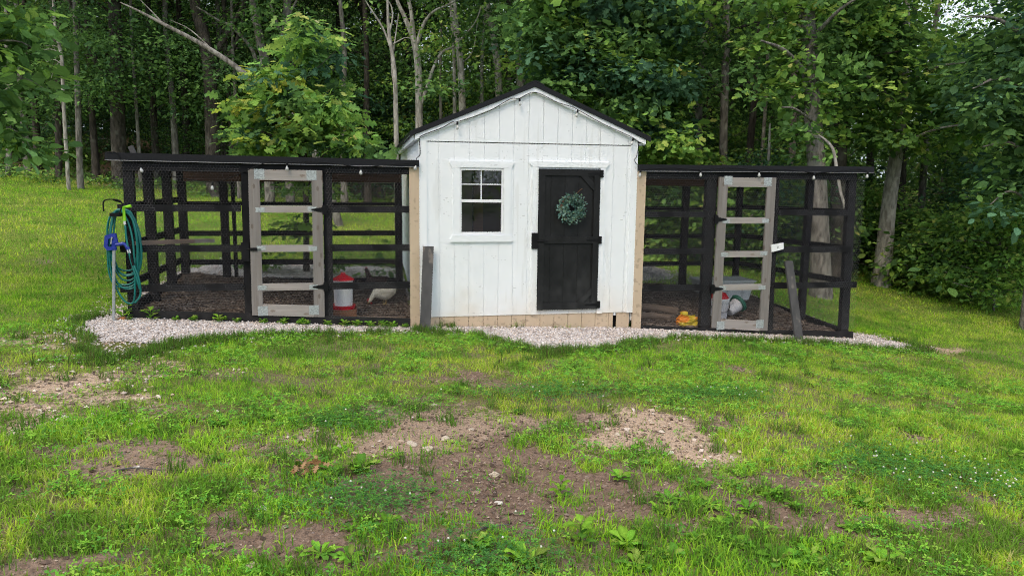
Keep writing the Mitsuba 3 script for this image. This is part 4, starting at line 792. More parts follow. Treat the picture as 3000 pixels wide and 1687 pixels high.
PT = [
 ('slim_pale_tree', 'slim pale dead tree with bare forked top left of the shed roof', 19.5, [(1162, 470, .068), (1160, 330, .062), (1155, 200, .055), (1140, 100, .045), (1136, 20, .03), (1134, -120, .02)],
  [[(1148, 150, .03), (1120, 80, .025), (1075, 10, .015), (1060, -20, .01)], [(1140, 100, .026), (1150, 50, .02), (1142, 10, .015), (1110, -10, .01)], [(1150, 170, .02), (1168, 40, .012, .2)], [(1157, 260, .016), (1148, 215, .01), (1145, 150, .006)], [(1152, 130, .02), (1185, 112, .012), (1205, 114, .008)]], 'bark_pale', 0),
 ('forked_grey_tree', 'grey tree forking into three stems above the left roof slope', 21.0, [(1230, 470, .115), (1228, 330, .105), (1225, 200, .10), (1213, 120, .09), (1185, 50, .06), (1160, -10, .045), (1130, -150, .03)],
  [[(1213, 120, .07), (1205, 40, .055), (1195, -20, .04), (1190, -150, .03)], [(1222, 130, .06), (1240, 75, .05), (1270, 35, .035), (1330, 5, .025), (1400, -60, .02)], [(1232, 310, .055), (1250, 260, .05), (1270, 200, .045), (1295, 155, .04), (1335, 132, .03), (1390, 70, .02), (1410, 20, .012)]], 'bark_pale', 8),
 ('rough_pale_tree', 'rough pale trunk left of the ridge with leafy twigs on it', 21.5, [(1358, 420, .115), (1355, 320, .105), (1350, 200, .098), (1340, 110, .09), (1330, 20, .08), (1322, -150, .06)], [[(1350, 190, .02), (1385, 150, .015), (1400, 60, .01)]], 'bark_pale', 14),
 ('thin_pale_tree', 'thin pale trunk standing close beside the rough pale trunk', 21.8, [(1333, 420, .06), (1332, 320, .055), (1331, 200, .05), (1326, 100, .045), (1318, -20, .04), (1310, -150, .03)], [], 'bark_pale', 3),
 ('mottled_tree', 'pale mottled trunk just left of the roof ridge', 22.5, [(1465, 420, .12), (1460, 230, .11), (1452, 150, .105), (1441, 80, .095), (1428, 10, .085), (1415, -150, .06)], [[(1452, 110, .03), (1462, 85, .015)]], 'bark_pale', 10),
 ('patchy_tree', 'dark pale patched trunk rising behind the roof ridge', 22.0, [(1535, 420, .15), (1527, 250, .14), (1524, 120, .125), (1518, 0, .11), (1510, -150, .08)], [], 'bark_grey', 16),
 ('straight_grey_tree', 'straight grey trunk above the right run door', 18.5, [(2118, 560, .105), (2119, 430, .10), (2122, 300, .098), (2126, 160, .09), (2128, 40, .085), (2130, -150, .06)], [[(2116, 270, .05), (2085, 225, .035), (2040, 185, .02)], [(2125, 200, .02), (2142, 175, .012)]], 'bark_grey', 16),
 ('short_snag', 'short thin pale snag above the right run door', 17.0, [(2250, 560, .04), (2252, 470, .036), (2256, 362, .02)], [], 'bark_pale', 0),
 ('big_dark_tree', 'big dark trunk with a leaning limb above the left run corner', 23.6, [(352, 548, .25), (348, 440, .225), (343, 300, .215), (340, 150, .20), (335, 0, .18), (330, -250, .12)], [[(338, 270, .11), (300, 215, .10, -.5), (262, 140, .09, -.8), (232, 80, .08, -1.2), (200, 0, .06, -1.5)], [(360, 140, .05), (440, 128, .04), (520, 140, .02)]], 'bark_dark', 30),
 ('leaning_dark_tree', 'dark curved trunk with heavy limbs above the left run roof', 23.0, [(625, 548, .21), (618, 300, .20), (610, 180, .19), (590, 80, .18), (570, 0, .15), (560, -200, .10)], [[(612, 190, .10), (660, 110, .09), (690, 60, .07), (720, 0, .05)], [(618, 250, .08), (680, 150, .07), (700, 100, .05), (720, 20, .03)]], 'bark_dark', 26),
 ('pale_forked_trunk', 'pale grey trunk forking at the top left of the young oak', 22.5, [(790, 560, .15), (776, 200, .14), (766, 140, .13), (750, 60, .11), (738, -10, .09), (725, -200, .06)], [[(755, 195, .06), (735, 140, .055), (680, 80, .05), (640, 60, .03), (575, 20, .02)]], 'bark_grey', 12),
 ('mossy_tree', 'grey brown trunk rising behind the young oak crown', 23.0, [(850, 560, .14), (840, 160, .125), (838, 90, .12), (842, 0, .11), (850, -200, .08)], [[(836, 130, .06), (812, 70, .05), (792, 10, .04), (780, -50, .03)], [(845, 50, .04), (870, 0, .03)]], 'bark_grey', 12),
 ('edge_trunk', 'slim light grey trunk farthest left at the lawn edge', 23.8, [(22, 545, .10), (26, 460, .085), (24, 300, .08), (20, 100, .07), (15, -150, .05)], [], 'bark_grey', 14),
 ('stout_dark_trunk', 'dark trunk at the lawn edge second left of the left run', 23.9, [(172, 545, .115), (172, 430, .105), (170, 250, .10), (160, 60, .085), (150, -150, .06)], [[(165, 140, .03), (178, 40, .025), (180, -60, .02)]], 'bark_dark', 18),
 ('bare_grey_trunk', 'light grey bare lower trunk at the lawn edge left of the left run', 22.0, [(237, 553, .10), (234, 500, .092), (232, 440, .088), (228, 300, .08), (222, 100, .07), (215, -150, .05)], [], 'bark_grey', 26),
 ('spindly_tree', 'spindly light trunk upper left with a bare twig tangle', 21.5, [(186, 300, .05), (182, 180, .047), (168, 110, .043), (158, 40, .04), (155, -100, .03)], [[(183, 160, .016), (150, 145, .012), (118, 150, .007)], [(184, 190, .016), (155, 175, .01), (125, 190, .005)], [(184, 170, .014), (160, 200, .01), (150, 230, .006)], [(182, 150, .012), (160, 135, .008), (130, 136, .004)]], 'bark_pale', 0),
 ('right_forked_tree', 'dark trunk forking in two above the pale leaning tree', 19.5, [(2642, 450, .13), (2640, 300, .12), (2645, 220, .11), (2665, 130, .09), (2680, 20, .07), (2690, -150, .05)], [[(2638, 260, .06), (2622, 180, .045), (2612, 150, .03)]], 'bark_dark', 22),
]
for k, (nm, lab, dist, tr, lb, bm, ns) in enumerate(PT):
    top = tr[-1]; x0 = tr[-3][0]
    sp_ = spray_box(x0 - 170, x0 + 170, -330, -30, ns * 2, 2.2, r1) + spray_box(x0 - 120, x0 + 120, 20, 330 if bm == 'bark_dark' else 260, ns, 1.6, r1, lambda a, b: abs(a - x0) > 26 or r1.random() < .25) if ns else []
    own_tree(nm, lab, dist, tr, lb, bm, sp_, 95, .13, LEAF4, ('mid', 'dark', 'mid') if x0 < 1000 else ('mid', 'bright', 'dark'), seed=30 + k, rc=.8)
# overhanging trees at both edges
r1 = np.random.default_rng(15)
own_tree('overhanging_tree', 'leafy branches hanging into the left edge of the lawn', 10.2,
         [(-330, 900, .16), (-320, 500, .14), (-300, 200, .12), (-290, -100, .10), (-280, -500, .06)], [[(-305, 250, .05), (-150, 150, .03), (40, 120, .012), (130, 170, .005)], [(-300, 100, .05), (-120, 10, .03), (80, -20, .012)], [(-315, 400, .04), (-150, 330, .02), (40, 380, .006), (95, 440, .004)], [(-310, 300, .04), (-120, 230, .02), (60, 230, .008), (130, 260, .004)]], 'bark_grey',
         spray_box(-280, 95, -60, 330, 64, .7, r1, lambda a, b: a < 95 - abs(b - 130) * .15) + [(40, 410, 0), (70, 440, 0), (15, 390, 0), (95, 440, .1), (20, 350, .1), (120, 250, 0), (105, 90, 0), (80, 30, .2), (60, 60, -.2), (-20, 400, .2)] + spray_box(-600, 60, -500, -60, 60, 1.4, r1), 26, .17, OVAL, ('mid', 'bright', 'mid'), seed=40, rc=.36)
r1 = np.random.default_rng(16)
own_tree('broadleaf_tree', 'dark broad leaved tree at the right edge with its trunk base in view', 13.3,
         [(3032, 870, .20), (3036, 780, .165), (3042, 600, .15), (3050, 300, .13), (3060, 0, .11), (3060, -300, .07)], [[(3040, 480, .05), (2960, 420, .03, -.6), (2880, 430, .01, -1)], [(3050, 300, .05), (2940, 230, .03, -.8), (2850, 260, .01, -1)], [(3055, 150, .05), (2930, 60, .03, -.6), (2820, 50, .01, -.8)], [(3030, 600, .03), (2960, 560, .02, -.6), (2900, 600, .008, -.8)]], 'bark_grey',
         spray_box(2770, 3300, -60, 480, 150, 1.2, r1, lambda a, b: a > 2830 + 50 * math.sin(b * .02) + max(0, 100 - b) * 1.4) + spray_box(2900, 3300, 450, 640, 36, .9, r1) + spray_box(2840, 3500, -500, -60, 70, 1.6, r1), 48, .15, OVAL, ('dark', 'mid', 'dark', 'blue'), seed=41, rc=.5)
r1 = np.random.default_rng(17)
own_tree('maple_tree', 'large leafy maple crown over the right roof slope', 17.3,
         [(1790, 520, .13), (1780, 350, .12), (1765, 200, .10), (1750, 50, .08), (1740, -150, .05)], [[(1775, 300, .05), (1680, 220, .03), (1600, 190, .012)], [(1770, 240, .05), (1850, 160, .03), (1930, 150, .012)], [(1760, 130, .04), (1660, 60, .02), (1580, 40, .01)], [(1780, 350, .04), (1870, 300, .02), (1950, 310, .01)]], 'bark_grey',
         spray_box(1530, 2010, -30, 420, 190, 1.5, r1, lambda a, b: b < 440 and b - 240 < (a - 1560) * .55) + spray_box(1560, 2010, -300, -20, 60, 2, r1), 84, .14, MAPLE, ('mid', 'bright', 'mid', 'dark', 'blue'), seed=42, rc=.6)
# ---- the wood behind: copies of a few kinds
TALL = [variant(200 + k, H, r0, b, R, nl, 8, 62, .118, LEAF4, pal, .92, bm=bm) for k, (H, r0, b, R, nl, pal, bm) in enumerate([
    (15, .17, 3.2, 4.2, 34, ('mid', 'dark', 'mid'), 'bark_dark'), (16, .15, 4.2, 3.8, 32, ('dark', 'mid'), 'bark_dark'), (13, .13, 2.4, 3.6, 34, ('mid', 'bright', 'mid'), 'bark_grey'), (14, .14, 3.0, 4.0, 34, ('bright', 'mid', 'dark'), 'bark_grey'), (17, .19, 5.0, 4.4, 34, ('dark', 'dark', 'mid'), 'bark_dark')])]
UND = [variant(230 + k, H, .05, .5, R, 24, 6, 52, .10, LEAF4, pal, .6, bm='bark_grey') for k, (H, R, pal) in enumerate([(4.2, 1.9, ('mid', 'dark')), (3.4, 1.7, ('mid', 'bright', 'blue')), (5.2, 2.1, ('mid', 'bright')), (4.4, 1.9, ('dark', 'dark', 'blue')), (3.2, 1.8, ('dark', 'blue', 'mid'))])]
SHR = [variant(260 + k, H, .03, .1, R, 22, 6, pr, lf, tm, pal, .5, .3, bm='bark_grey') for k, (H, R, pal, pr, lf, tm) in enumerate([(1.9, 1.3, ('mid', 'bright', 'mid'), 60, .085, LEAF4), (1.5, 1.4, ('bright', 'mid'), 26, .13, OVAL), (2.4, 1.4, ('mid', 'blue', 'bright'), 55, .09, LEAF4), (2.2, 1.5, ('bright', 'bright', 'mid'), 30, .12, OVAL)])]
EDGE = np.array([(-34, 16), (-16, 16.2), (-11, 15.8), (-6, 14.9), (-3.8, 14.6), (.3, 16.3), (3.2, 14.2), (5.4, 11.2), (7.5, 9.0), (10, 7.9), (12.6, 6.9), (14.4, 4.2), (17.5, 1.6), (22, -2)], float)
seg = np.linalg.norm(np.diff(EDGE, axis=0), axis=1); cum = np.concatenate([[0], np.cumsum(seg)])
def edge_at(s, off):
    i = min(np.searchsorted(cum, s, 'right') - 1, len(seg) - 1); t = (s - cum[i]) / seg[i]; d = (EDGE[i + 1] - EDGE[i]) / seg[i]
    return EDGE[i] + d * seg[i] * t + np.array([-d[1], d[0]]) * off
def fwd(uv): w = world(np.array([uv[0], uv[1], 0.])); return w[0], w[1]
LAB = 'tall leafy forest tree in the dense wood behind the lawn'
for off, step, jit, kinds in ((4.4, 4.2, 1.2, (2, 3, 0)), (7.5, 4.6, 1.6, (0, 1, 2, 3)), (11.5, 5.0, 2.2, (4, 0, 1, 3)), (18, 5.5, 2.5, (4, 1, 0)), (26, 6.5, 3, (4, 1, 0)), (35, 6, 3, (0, 1, 3)), (43, 6, 3, (0, 3, 2))):
    for s in np.arange(2 + rt.uniform(0, 3), cum[-1], step):
        p = edge_at(s + rt.uniform(-jit, jit), off + rt.uniform(-jit, jit)); x, y = fwd(p)
        if y < 5 or abs(x) > .95 * y + 4 or (.53 < x / y < .67 and y > 17): continue
        plant('forest_tree', LAB, 'tree', 'forest trees of the wood behind the lawn', TALL[kinds[rt.integers(len(kinds))]], x, y, rt.uniform(0, 360), rt.uniform(.82, 1.12) * (1.2 if off > 30 else 1))
for off_, s in [(o, s) for o, st in ((0, 2.4), (3.2, 2.6), (7, 3.0), (11.5, 3.4), (17, 3.8), (23, 4.2), (30, 4.5), (38, 5)) for s in np.arange(1 + rt.uniform(0, 2), cum[-1], st)]:
    left = s < cum[4]
    p = edge_at(s + rt.uniform(-1, 1), (4.4 if left else 1.9) + off_ + rt.uniform(-.6, 1.6)); x, y = fwd(p)
    if y < 5 or abs(x) > .95 * y + 3: continue
    if left and off_ < 8 and rt.random() < .45: continue
    plant('understory_tree', 'small leafy understory tree at the shaded edge of the wood', 'tree', 'understory trees along the edge of the wood', UND[3 + rt.integers(2)] if left and rt.random() < .75 else UND[rt.integers(3)], x, y, rt.uniform(0, 360), rt.uniform(.8, 1.15) * (1 + .03 * off_))
for s in np.concatenate([np.arange(1, cum[-1], 1.5), np.arange(cum[6], cum[-1], 1.6)]):
    left = s < cum[5]
    p = edge_at(s + rt.uniform(-.5, .5), (2.0 if left else .9) + rt.uniform(-.3, .9 if left else 2.0)); x, y = fwd(p)
    if y < 5 or abs(x) > .9 * y + 2: continue
    if left and rt.random() < .35: continue
    if abs(x / y - .508) < .03 and y < 17.6: continue
    plant('shrub', 'leafy green shrub growing where the lawn meets the wood', 'shrub', 'shrubs along the edge of the wood', SHR[rt.integers(3)], x, y, rt.uniform(0, 360), rt.uniform(.55, .8) if left else rt.uniform(.45, 1.25), parts=('stem', 'foliage'))
n = 620; xx = rt.uniform(-13, 13, n); yy = rt.uniform(-10, 10, n); zz = rt.uniform(0, 1, n)**1.15 * 19
(cv, cf), cc, _ = leaves(np.stack([xx, yy, zz], 1), rt.uniform(.9, 1.7, n), 46, .24, LEAF4, ('mid', 'bright', 'dark', 'bright'), rt).get()
scene['distant_mass'] = {'type': 'shapegroup', 'shape': mikit.ply((cv, cf), 'leaf', False, color=cc)}
for k, (a, b) in enumerate([(-42, 50), (-21, 52), (0, 52), (21, 50), (42, 46), (-31, 66), (-10, 68), (11, 68), (33, 70), (-52, 62), (53, 60), (-38, -42), (-13, -44), (12, -44), (37, -42)]):  # last ones stand unseen behind the camera, for the panes to reflect
    scene[f'distant_wood__{k + 1:03d}'] = {'type': 'instance', 'group': {'type': 'ref', 'id': 'distant_mass'}, 'to_world': T().translate([a, b, gxy(a, b) - .5]).rotate([0, 0, 1], 90 * k).scale([1, 1, (.42 if a == 21 and b == 50 else 1) + .12 * (k % 3)])}
tag('distant_wood', 'far mass of green foliage between the trunks and unseen behind the camera', kind='stuff')
for px, d_, k_, s_ in ((1905, 19, 3, 1.15), (1965, 18.2, 3, 1.25), (2035, 18.6, 3, 1.1), (2090, 17.8, 1, 1.2), (2160, 18.0, 3, 1.0), (2240, 17.2, 2, 1.1), (2310, 17.4, 3, 1.0), (2500, 18.6, 3, 1.0), (2700, 17.8, 3, .8), (2780, 16.2, 1, 1.0), (2860, 15.8, 3, .9), (2930, 15.0, 3, .9)):
    u, v = along(px, d_); x, y = fwd((float(u), float(v)))
    plant('bright_bush', 'bright green bush in front of the wood, seen through or right of the right run', 'bush', 'bright bushes behind and beside the right run', SHR[k_], x, y, rt.uniform(0, 360), s_, parts=('stem', 'foliage'))
POLE = [variant(290 + k, 15, r0, 8.0, 3.0, 14, 6, 50, .12, LEAF4, ('mid', 'dark'), .85, bm=bm) for k, (r0, bm) in enumerate([(.075, 'bark_pale'), (.10, 'bark_grey'), (.12, 'bark_dark'), (.06, 'bark_grey')])]
for px, d_, k_ in ((95, 24, 1), (128, 25, 2), (292, 24, 2), (420, 23.5, 3), (468, 25, 2), (525, 24, 1), (560, 26, 2), (690, 24.5, 2), (705, 23, 3), (1010, 23.5, 1), (1078, 24.5, 2), (1292, 23.5, 3), (1412, 23, 0), (1490, 24, 2), (2030, 20, 1), (2180, 20.5, 2), (2215, 19.5, 3), (2305, 19.5, 1), (2530, 20.5, 2), (2690, 19.5, 1)):
    u, v = along(px, d_); x, y = fwd((float(u), float(v)))
    plant('slender_tree', 'slender forest tree with a long bare trunk near the front of the wood', 'tree', 'slender bare trunked trees near the front of the wood', POLE[k_], x, y, rt.uniform(0, 360), rt.uniform(.9, 1.05))
for px, d_, k_ in ((1075, 29, 0), (1140, 31, 3), (1200, 28.5, 1), (1010, 30, 0), (1110, 36, 3), (1170, 40, 0), (1275, 31, 0), (1390, 30, 3)):
    x, y = (px - 1500) / FPX * d_, d_; plant('forest_tree', LAB, 'tree', 'forest trees of the wood behind the lawn', TALL[k_], x, y, rt.uniform(0, 360), 1.05)
for px, d_ in ((1060, 26), (1120, 27), (1180, 26.5), (1240, 27), (1330, 26), (960, 26), (1400, 25)):
    x, y = (px - 1500) / FPX * d_, d_; plant('understory_tree', 'small leafy understory tree at the shaded edge of the wood', 'tree', 'understory trees along the edge of the wood', UND[int(px) % 3], x, y, rt.uniform(0, 360), 1.25)
# low growth along the treeline
n = 900; ss = rt.uniform(1, cum[-1], n); pp = np.array([edge_at(s, rt.uniform(-.5, 1.6)) for s in ss]); cc = world(np.column_stack([pp, gz(pp[:, 0], pp[:, 1]) + rt.uniform(.05, .3, n)]))
obj('undergrowth', leaves(cc, rt.uniform(.2, .45, n), 22, .11, LEAF4, ('bright', 'mid', 'mid'), rt, up=.6), 'leaf', loc=False); tag('undergrowth', 'low weedy growth along the foot of the wood', kind='stuff')
# ------------------------------------------------------------------ grass
rg = np.random.default_rng(91)
def blades(u, v, h, w, col, r, bend=.5, segs=2, zfn=gz):
    n = len(u); a = r.uniform(0, 2 * np.pi, n); t = np.stack([np.cos(a), np.sin(a), 0 * a], 1); b = a + r.uniform(-1.6, 1.6, n) + np.pi / 2
    o = np.stack([np.cos(b), np.sin(b), 0 * b], 1); bd = np.abs(r.normal(bend, .3, n))[:, None]; h = np.asarray(h)[:, None]; w = (np.broadcast_to(w, (n,)) * r.uniform(.7, 1.3, n))[:, None]
    B = np.stack([u, v, zfn(u, v) - .004], 1); up = np.array([0, 0, 1.])
    M = B + up * h * .6 * np.cos(bd * .6) + o * h * .6 * np.sin(bd * .6); K = M + (up * np.cos(bd * 1.7) + o * np.sin(bd * 1.7)) * h * .5
    if segs == 2:
        V = np.stack([B - t * w * .5, B + t * w * .5, M + t * w * .42, M - t * w * .42, K], 1); F = np.array([[0, 1, 2], [0, 2, 3], [3, 2, 4]])
    else:
        V = np.stack([B - t * w * .5, B + t * w * .5, M * .4 + K * .6], 1); F = np.array([[0, 1, 2]])
    k = V.shape[1]; mb = MB(); mb.add(V.reshape(-1, 3), (F[None] + (np.arange(n) * k)[:, None, None]).reshape(-1, 3), np.repeat(col, k, 0)); return mb
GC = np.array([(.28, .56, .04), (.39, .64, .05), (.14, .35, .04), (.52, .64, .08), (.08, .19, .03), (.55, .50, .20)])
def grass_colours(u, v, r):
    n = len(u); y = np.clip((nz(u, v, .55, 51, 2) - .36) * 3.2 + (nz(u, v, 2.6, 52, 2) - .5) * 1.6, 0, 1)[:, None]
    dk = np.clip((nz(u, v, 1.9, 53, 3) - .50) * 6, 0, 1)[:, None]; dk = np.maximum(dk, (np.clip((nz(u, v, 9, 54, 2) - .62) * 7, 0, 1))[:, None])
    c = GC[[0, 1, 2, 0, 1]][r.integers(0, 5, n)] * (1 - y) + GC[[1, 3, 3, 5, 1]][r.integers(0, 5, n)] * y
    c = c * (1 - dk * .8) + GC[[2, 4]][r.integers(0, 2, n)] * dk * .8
    return np.minimum(c * np.exp(r.normal(0, .2, (n, 1))) * (1 + .22 * np.clip((v - 1) / 3, 0, 1))[:, None], .78)  # colour raised towards the back to offset the shade of the wood
def field(N, u0, u1, v0, v1, hm, w, segs, r, thin=1., bare=1.05):
    u, v = r.uniform(u0, u1, N), r.uniform(v0, v1, N); wx, wy = world(np.stack([u, v, 0 * u], 1))[:, :2].T
    k = (np.abs(wx) < .74 * wy + 1.7) & (wy > 3.1); u, v = u[k], v[k]
    d, s = masks(u, v); clump = -.95 + 1.7 * nz(u, v, 6.5, 61, 3) + 1.3 * nz(u, v, 1.9, 62, 3) + .5 * nz(u, v, 16, 65, 1)
    k = (r.random(len(u)) < np.clip(bare - 1.6 * d, .03, 1) * np.clip(clump, 0, 1) * thin) & ~in_gravel(u, v, -.03) & ~in_runs(u, v) & ~((u > UL) & (u < UR) & (v > -.01) & (v < DEPTH)); u, v, d = u[k], v[k], d[k]
    h = hm * (.45 + 1.1 * nz(u, v, 2.4, 63, 3)) * r.uniform(.5, 1.35, len(u)) * (1 - .35 * d)
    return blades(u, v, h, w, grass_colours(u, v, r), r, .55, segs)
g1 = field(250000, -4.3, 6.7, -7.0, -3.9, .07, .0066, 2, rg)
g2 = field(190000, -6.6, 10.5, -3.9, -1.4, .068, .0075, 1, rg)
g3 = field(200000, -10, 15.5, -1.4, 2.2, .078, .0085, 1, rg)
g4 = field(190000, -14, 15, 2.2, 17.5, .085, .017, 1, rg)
for nm, m in (('grass', [g1, g2, g3, g4]),):
    mb = MB()
    for g in m: (vv, ff), cc, _ = g.get(); mb.add(vv, ff, cc)
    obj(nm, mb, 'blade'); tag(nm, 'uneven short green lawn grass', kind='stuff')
def ground_px(px, py):
    o = at(px, py, 1.) - [0, 0, CAM_Z]; t = np.arange(2.5, 20, .01); P = o[None] * t[:, None]; uu, vv = local(P[:, 0], P[:, 1]); k = np.argmax(P[:, 2] + CAM_Z < gz(uu, vv)); return float(uu[k]), float(vv[k])
WD0 = [(972, 1389, .15, 9), (1060, 1383, .20, 11), (640, 1348, .10, 7), (940, 1628, .16, 10), (27, 1416, .12, 7), (790, 1222, .13, 8), (640, 1247, .13, 8), (1136, 1541, .13, 8), (1391, 1606, .17, 9), (1543, 1660, .20, 11), (1836, 1605, .19, 9), (1860, 1660, .16, 7), (1815, 1405, .14, 9),
      (1956, 1470, .16, 9), (1967, 1640, .14, 9), (1027, 1650, .15, 8), (1516, 1212, .11, 7), (1668, 1082, .14, 8), (2108, 1541, .13, 7), (2233, 1562, .15, 8), (2282, 1644, .18, 9), (2375, 1639, .15, 8), (2587, 1655, .20, 11), (2413, 1372, .16, 8), (2260, 1454, .15, 8), (2521, 1486, .14, 7), (2500, 1440, .12, 6),
      (2755, 1335, .14, 8), (2836, 1334, .14, 8), (2961, 1340, .16, 8), (2386, 1133, .13, 7), (2890, 1155, .12, 8), (2163, 1600, .13, 7), (2494, 1557, .12, 7), (2033, 1590, .12, 8), (2076, 1486, .14, 8), (2190, 1500, .13, 7), (2330, 1490, .12, 7), (1930, 1500, .11, 7), (2060, 1430, .12, 7), (2150, 1425, .11, 7), (2600, 1540, .1, 6), (560, 1235, .1, 7), (1160, 1340, .1, 6), (1000, 1330, .11, 7), (2440, 1610, .12, 7)]
# taller tufts along the gravel's front edge and here and there
ex = np.array(GRAVEL.exterior.coords); ex = ex[(ex[:, 1] < .2)]
tu, tv = [], []
for q in range(520):
    i_ = rg.integers(0, len(ex) - 1); p = ex[i_] + (ex[i_ + 1] - ex[i_]) * rg.random()
    if p[1] > .1 or (i_ >= len(ex) - 1): continue
    tu.append(p[0] + rg.normal(0, .1)); tv.append(p[1] - abs(rg.normal(.05, .14)))
tu, tv = np.array(tu), np.array(tv); gw = np.array([ground_px(a, b) for a, b, *_ in WD0]); xu, xv = np.append(rg.uniform(-4, 6, 200), gw[:, 0] + rg.normal(0, .1, len(gw))), np.append(rg.uniform(-6.8, -1, 200), gw[:, 1] - abs(rg.normal(.04, .08, len(gw)))); tu, tv = np.append(tu, xu), np.append(tv, xv)
k = np.repeat(np.arange(len(tu)), 34); bu, bv = tu[k] + rg.normal(0, .035, len(k)), tv[k] + rg.normal(0, .035, len(k)); kk = ~in_gravel(bu, bv, -.05) & (bv < .1); bu, bv = bu[kk], bv[kk]
obj('grass_tufts', blades(bu, bv, rg.uniform(.06, .14, len(bu)), .006, np.array([(.12, .26, .04), (.10, .17, .04), (.16, .17, .06), (.17, .36, .045)])[rg.integers(0, 4, len(bu))] * rg.uniform(.7, 1.2, (len(bu), 1)), rg, .45, 2), 'blade'); tag('grass_tufts', 'taller dark grass tufts along the gravel edge', kind='stuff')
# dry thatch on the bare patches
u, v = rg.uniform(-5, 8, 150000), rg.uniform(-7, -.4, 150000); d, s = masks(u, v); k = (rg.random(len(u)) < np.clip(.08 + .4 * np.clip(nz(u, v, 1.6, 81, 3) - .45, 0, 1) + .5 * d - .45 * s * d, 0, 1)) & ~in_gravel(u, v, 0); u, v = u[k], v[k]
obj('dry_thatch', blades(u, v, rg.uniform(.02, .06, len(u)), .0035, np.array([(.34, .28, .17), (.22, .17, .125), (.38, .32, .22), (.16, .12, .09)])[rg.integers(0, 4, len(u))] * rg.uniform(.7, 1.2, (len(u), 1)), rg, 1.15, 1), 'blade'); tag('dry_thatch', 'dry brown grass litter on the bare earth', kind='stuff')
# clover and small broad leaves through the lawn
TRE = (np.array([[0, 0, 0]] + [q for a in (0, 2.1, 4.2) for q in ([.55 * math.cos(a - .5), .55 * math.sin(a - .5), .08], [math.cos(a), math.sin(a), .05], [.55 * math.cos(a + .5), .55 * math.sin(a + .5), .08])]), np.array([[0, 1, 2], [0, 2, 3], [0, 4, 5], [0, 5, 6], [0, 7, 8], [0, 8, 9]]))
def carpet(u, v, h, size, cols, r, tm=TRE, tilt=.6):
    n = len(u); return scatter(*tm, np.stack([u, v, gz(u, v) + h], 1), frames(n, r, tilt), size * r.uniform(.7, 1.3, n), np.asarray(cols)[r.integers(0, len(cols), n)] * r.uniform(.75, 1.25, (n, 1)))
CL = [(.10, .28, .06), (.15, .36, .06), (.08, .23, .06)]
for lab, cx, cy, wx_, wy_, n, fl in (('blue green clover patch in the middle of the lawn below the door', 1620, 1155, .75, .28, 1700, 14), ('dark clover patch below the right run door', 2110, 1165, .62, .32, 1500, 16), ('bright clover patch with many white flowers at lower right', 2640, 1375, .62, .42, 2300, 60),
        ('light green clover mat beside the muddy patch at lower left', 1080, 1470, .5, .28, 1400, 10), ('clover spread left of the sandy bare patch', 1010, 1240, .4, .22, 800, 6), ('clover with a few flower heads at the bottom middle', 1420, 1640, .5, .25, 1100, 16), ('clover sprinkled with white flowers at the far right edge', 2930, 1430, .45, .35, 1000, 30)):
    a, b = ground_px(cx, cy); u, v = a + rg.normal(0, wx_ * .5, n), b + rg.normal(0, wy_ * .6, n); c = numbered('clover_patch')
    labels[c] = {'label': lab, 'category': 'clover', 'kind': 'stuff'}
    obj('leaves', carpet(u, v, rg.uniform(.03, .075, n), .017, CL, rg), 'blade', c); labels[c + '__leaves'] = {'kind': 'stuff'}
    fl = fl * 3 // 5; k = rg.integers(0, n, fl); fu, fv = u[k], v[k] - (.12 if fl > 30 else 0)
    obj('flower_heads', scatter(OCT_V, OCT_F, np.stack([fu, fv, gz(fu, fv) + rg.uniform(.075, .11, fl)], 1), frames(fl, rg), np.full(fl, .008), np.array([[.72, .70, .62]]) * rg.uniform(.8, 1.1, (fl, 1))), 'stone', c); labels[c + '__flower_heads'] = {'kind': 'stuff'}
u, v = rg.uniform(-5, 8.5, 120000), rg.uniform(-7, -.6, 120000); d, s = masks(u, v); k = (rg.random(len(u)) < np.clip(1.0 - d * 1.5, .03, 1) * np.clip(nz(u, v, 2.3, 71, 4) * 5 - 2.2, 0, 1)) & ~in_gravel(u, v, .02) & (np.abs(world(np.stack([u, v, 0 * u], 1))[:, 0]) < .75 * world(np.stack([u, v, 0 * u], 1))[:, 1] + .3); u, v = u[k], v[k]
obj('small_weeds', carpet(u, v, rg.uniform(.015, .075, len(u)), .023, [(.18, .46, .05), (.27, .54, .06), (.13, .36, .06), (.34, .56, .08)], rg, TRE, .9), 'blade'); tag('small_weeds', 'small leafy weeds mixed through the lawn', kind='stuff')
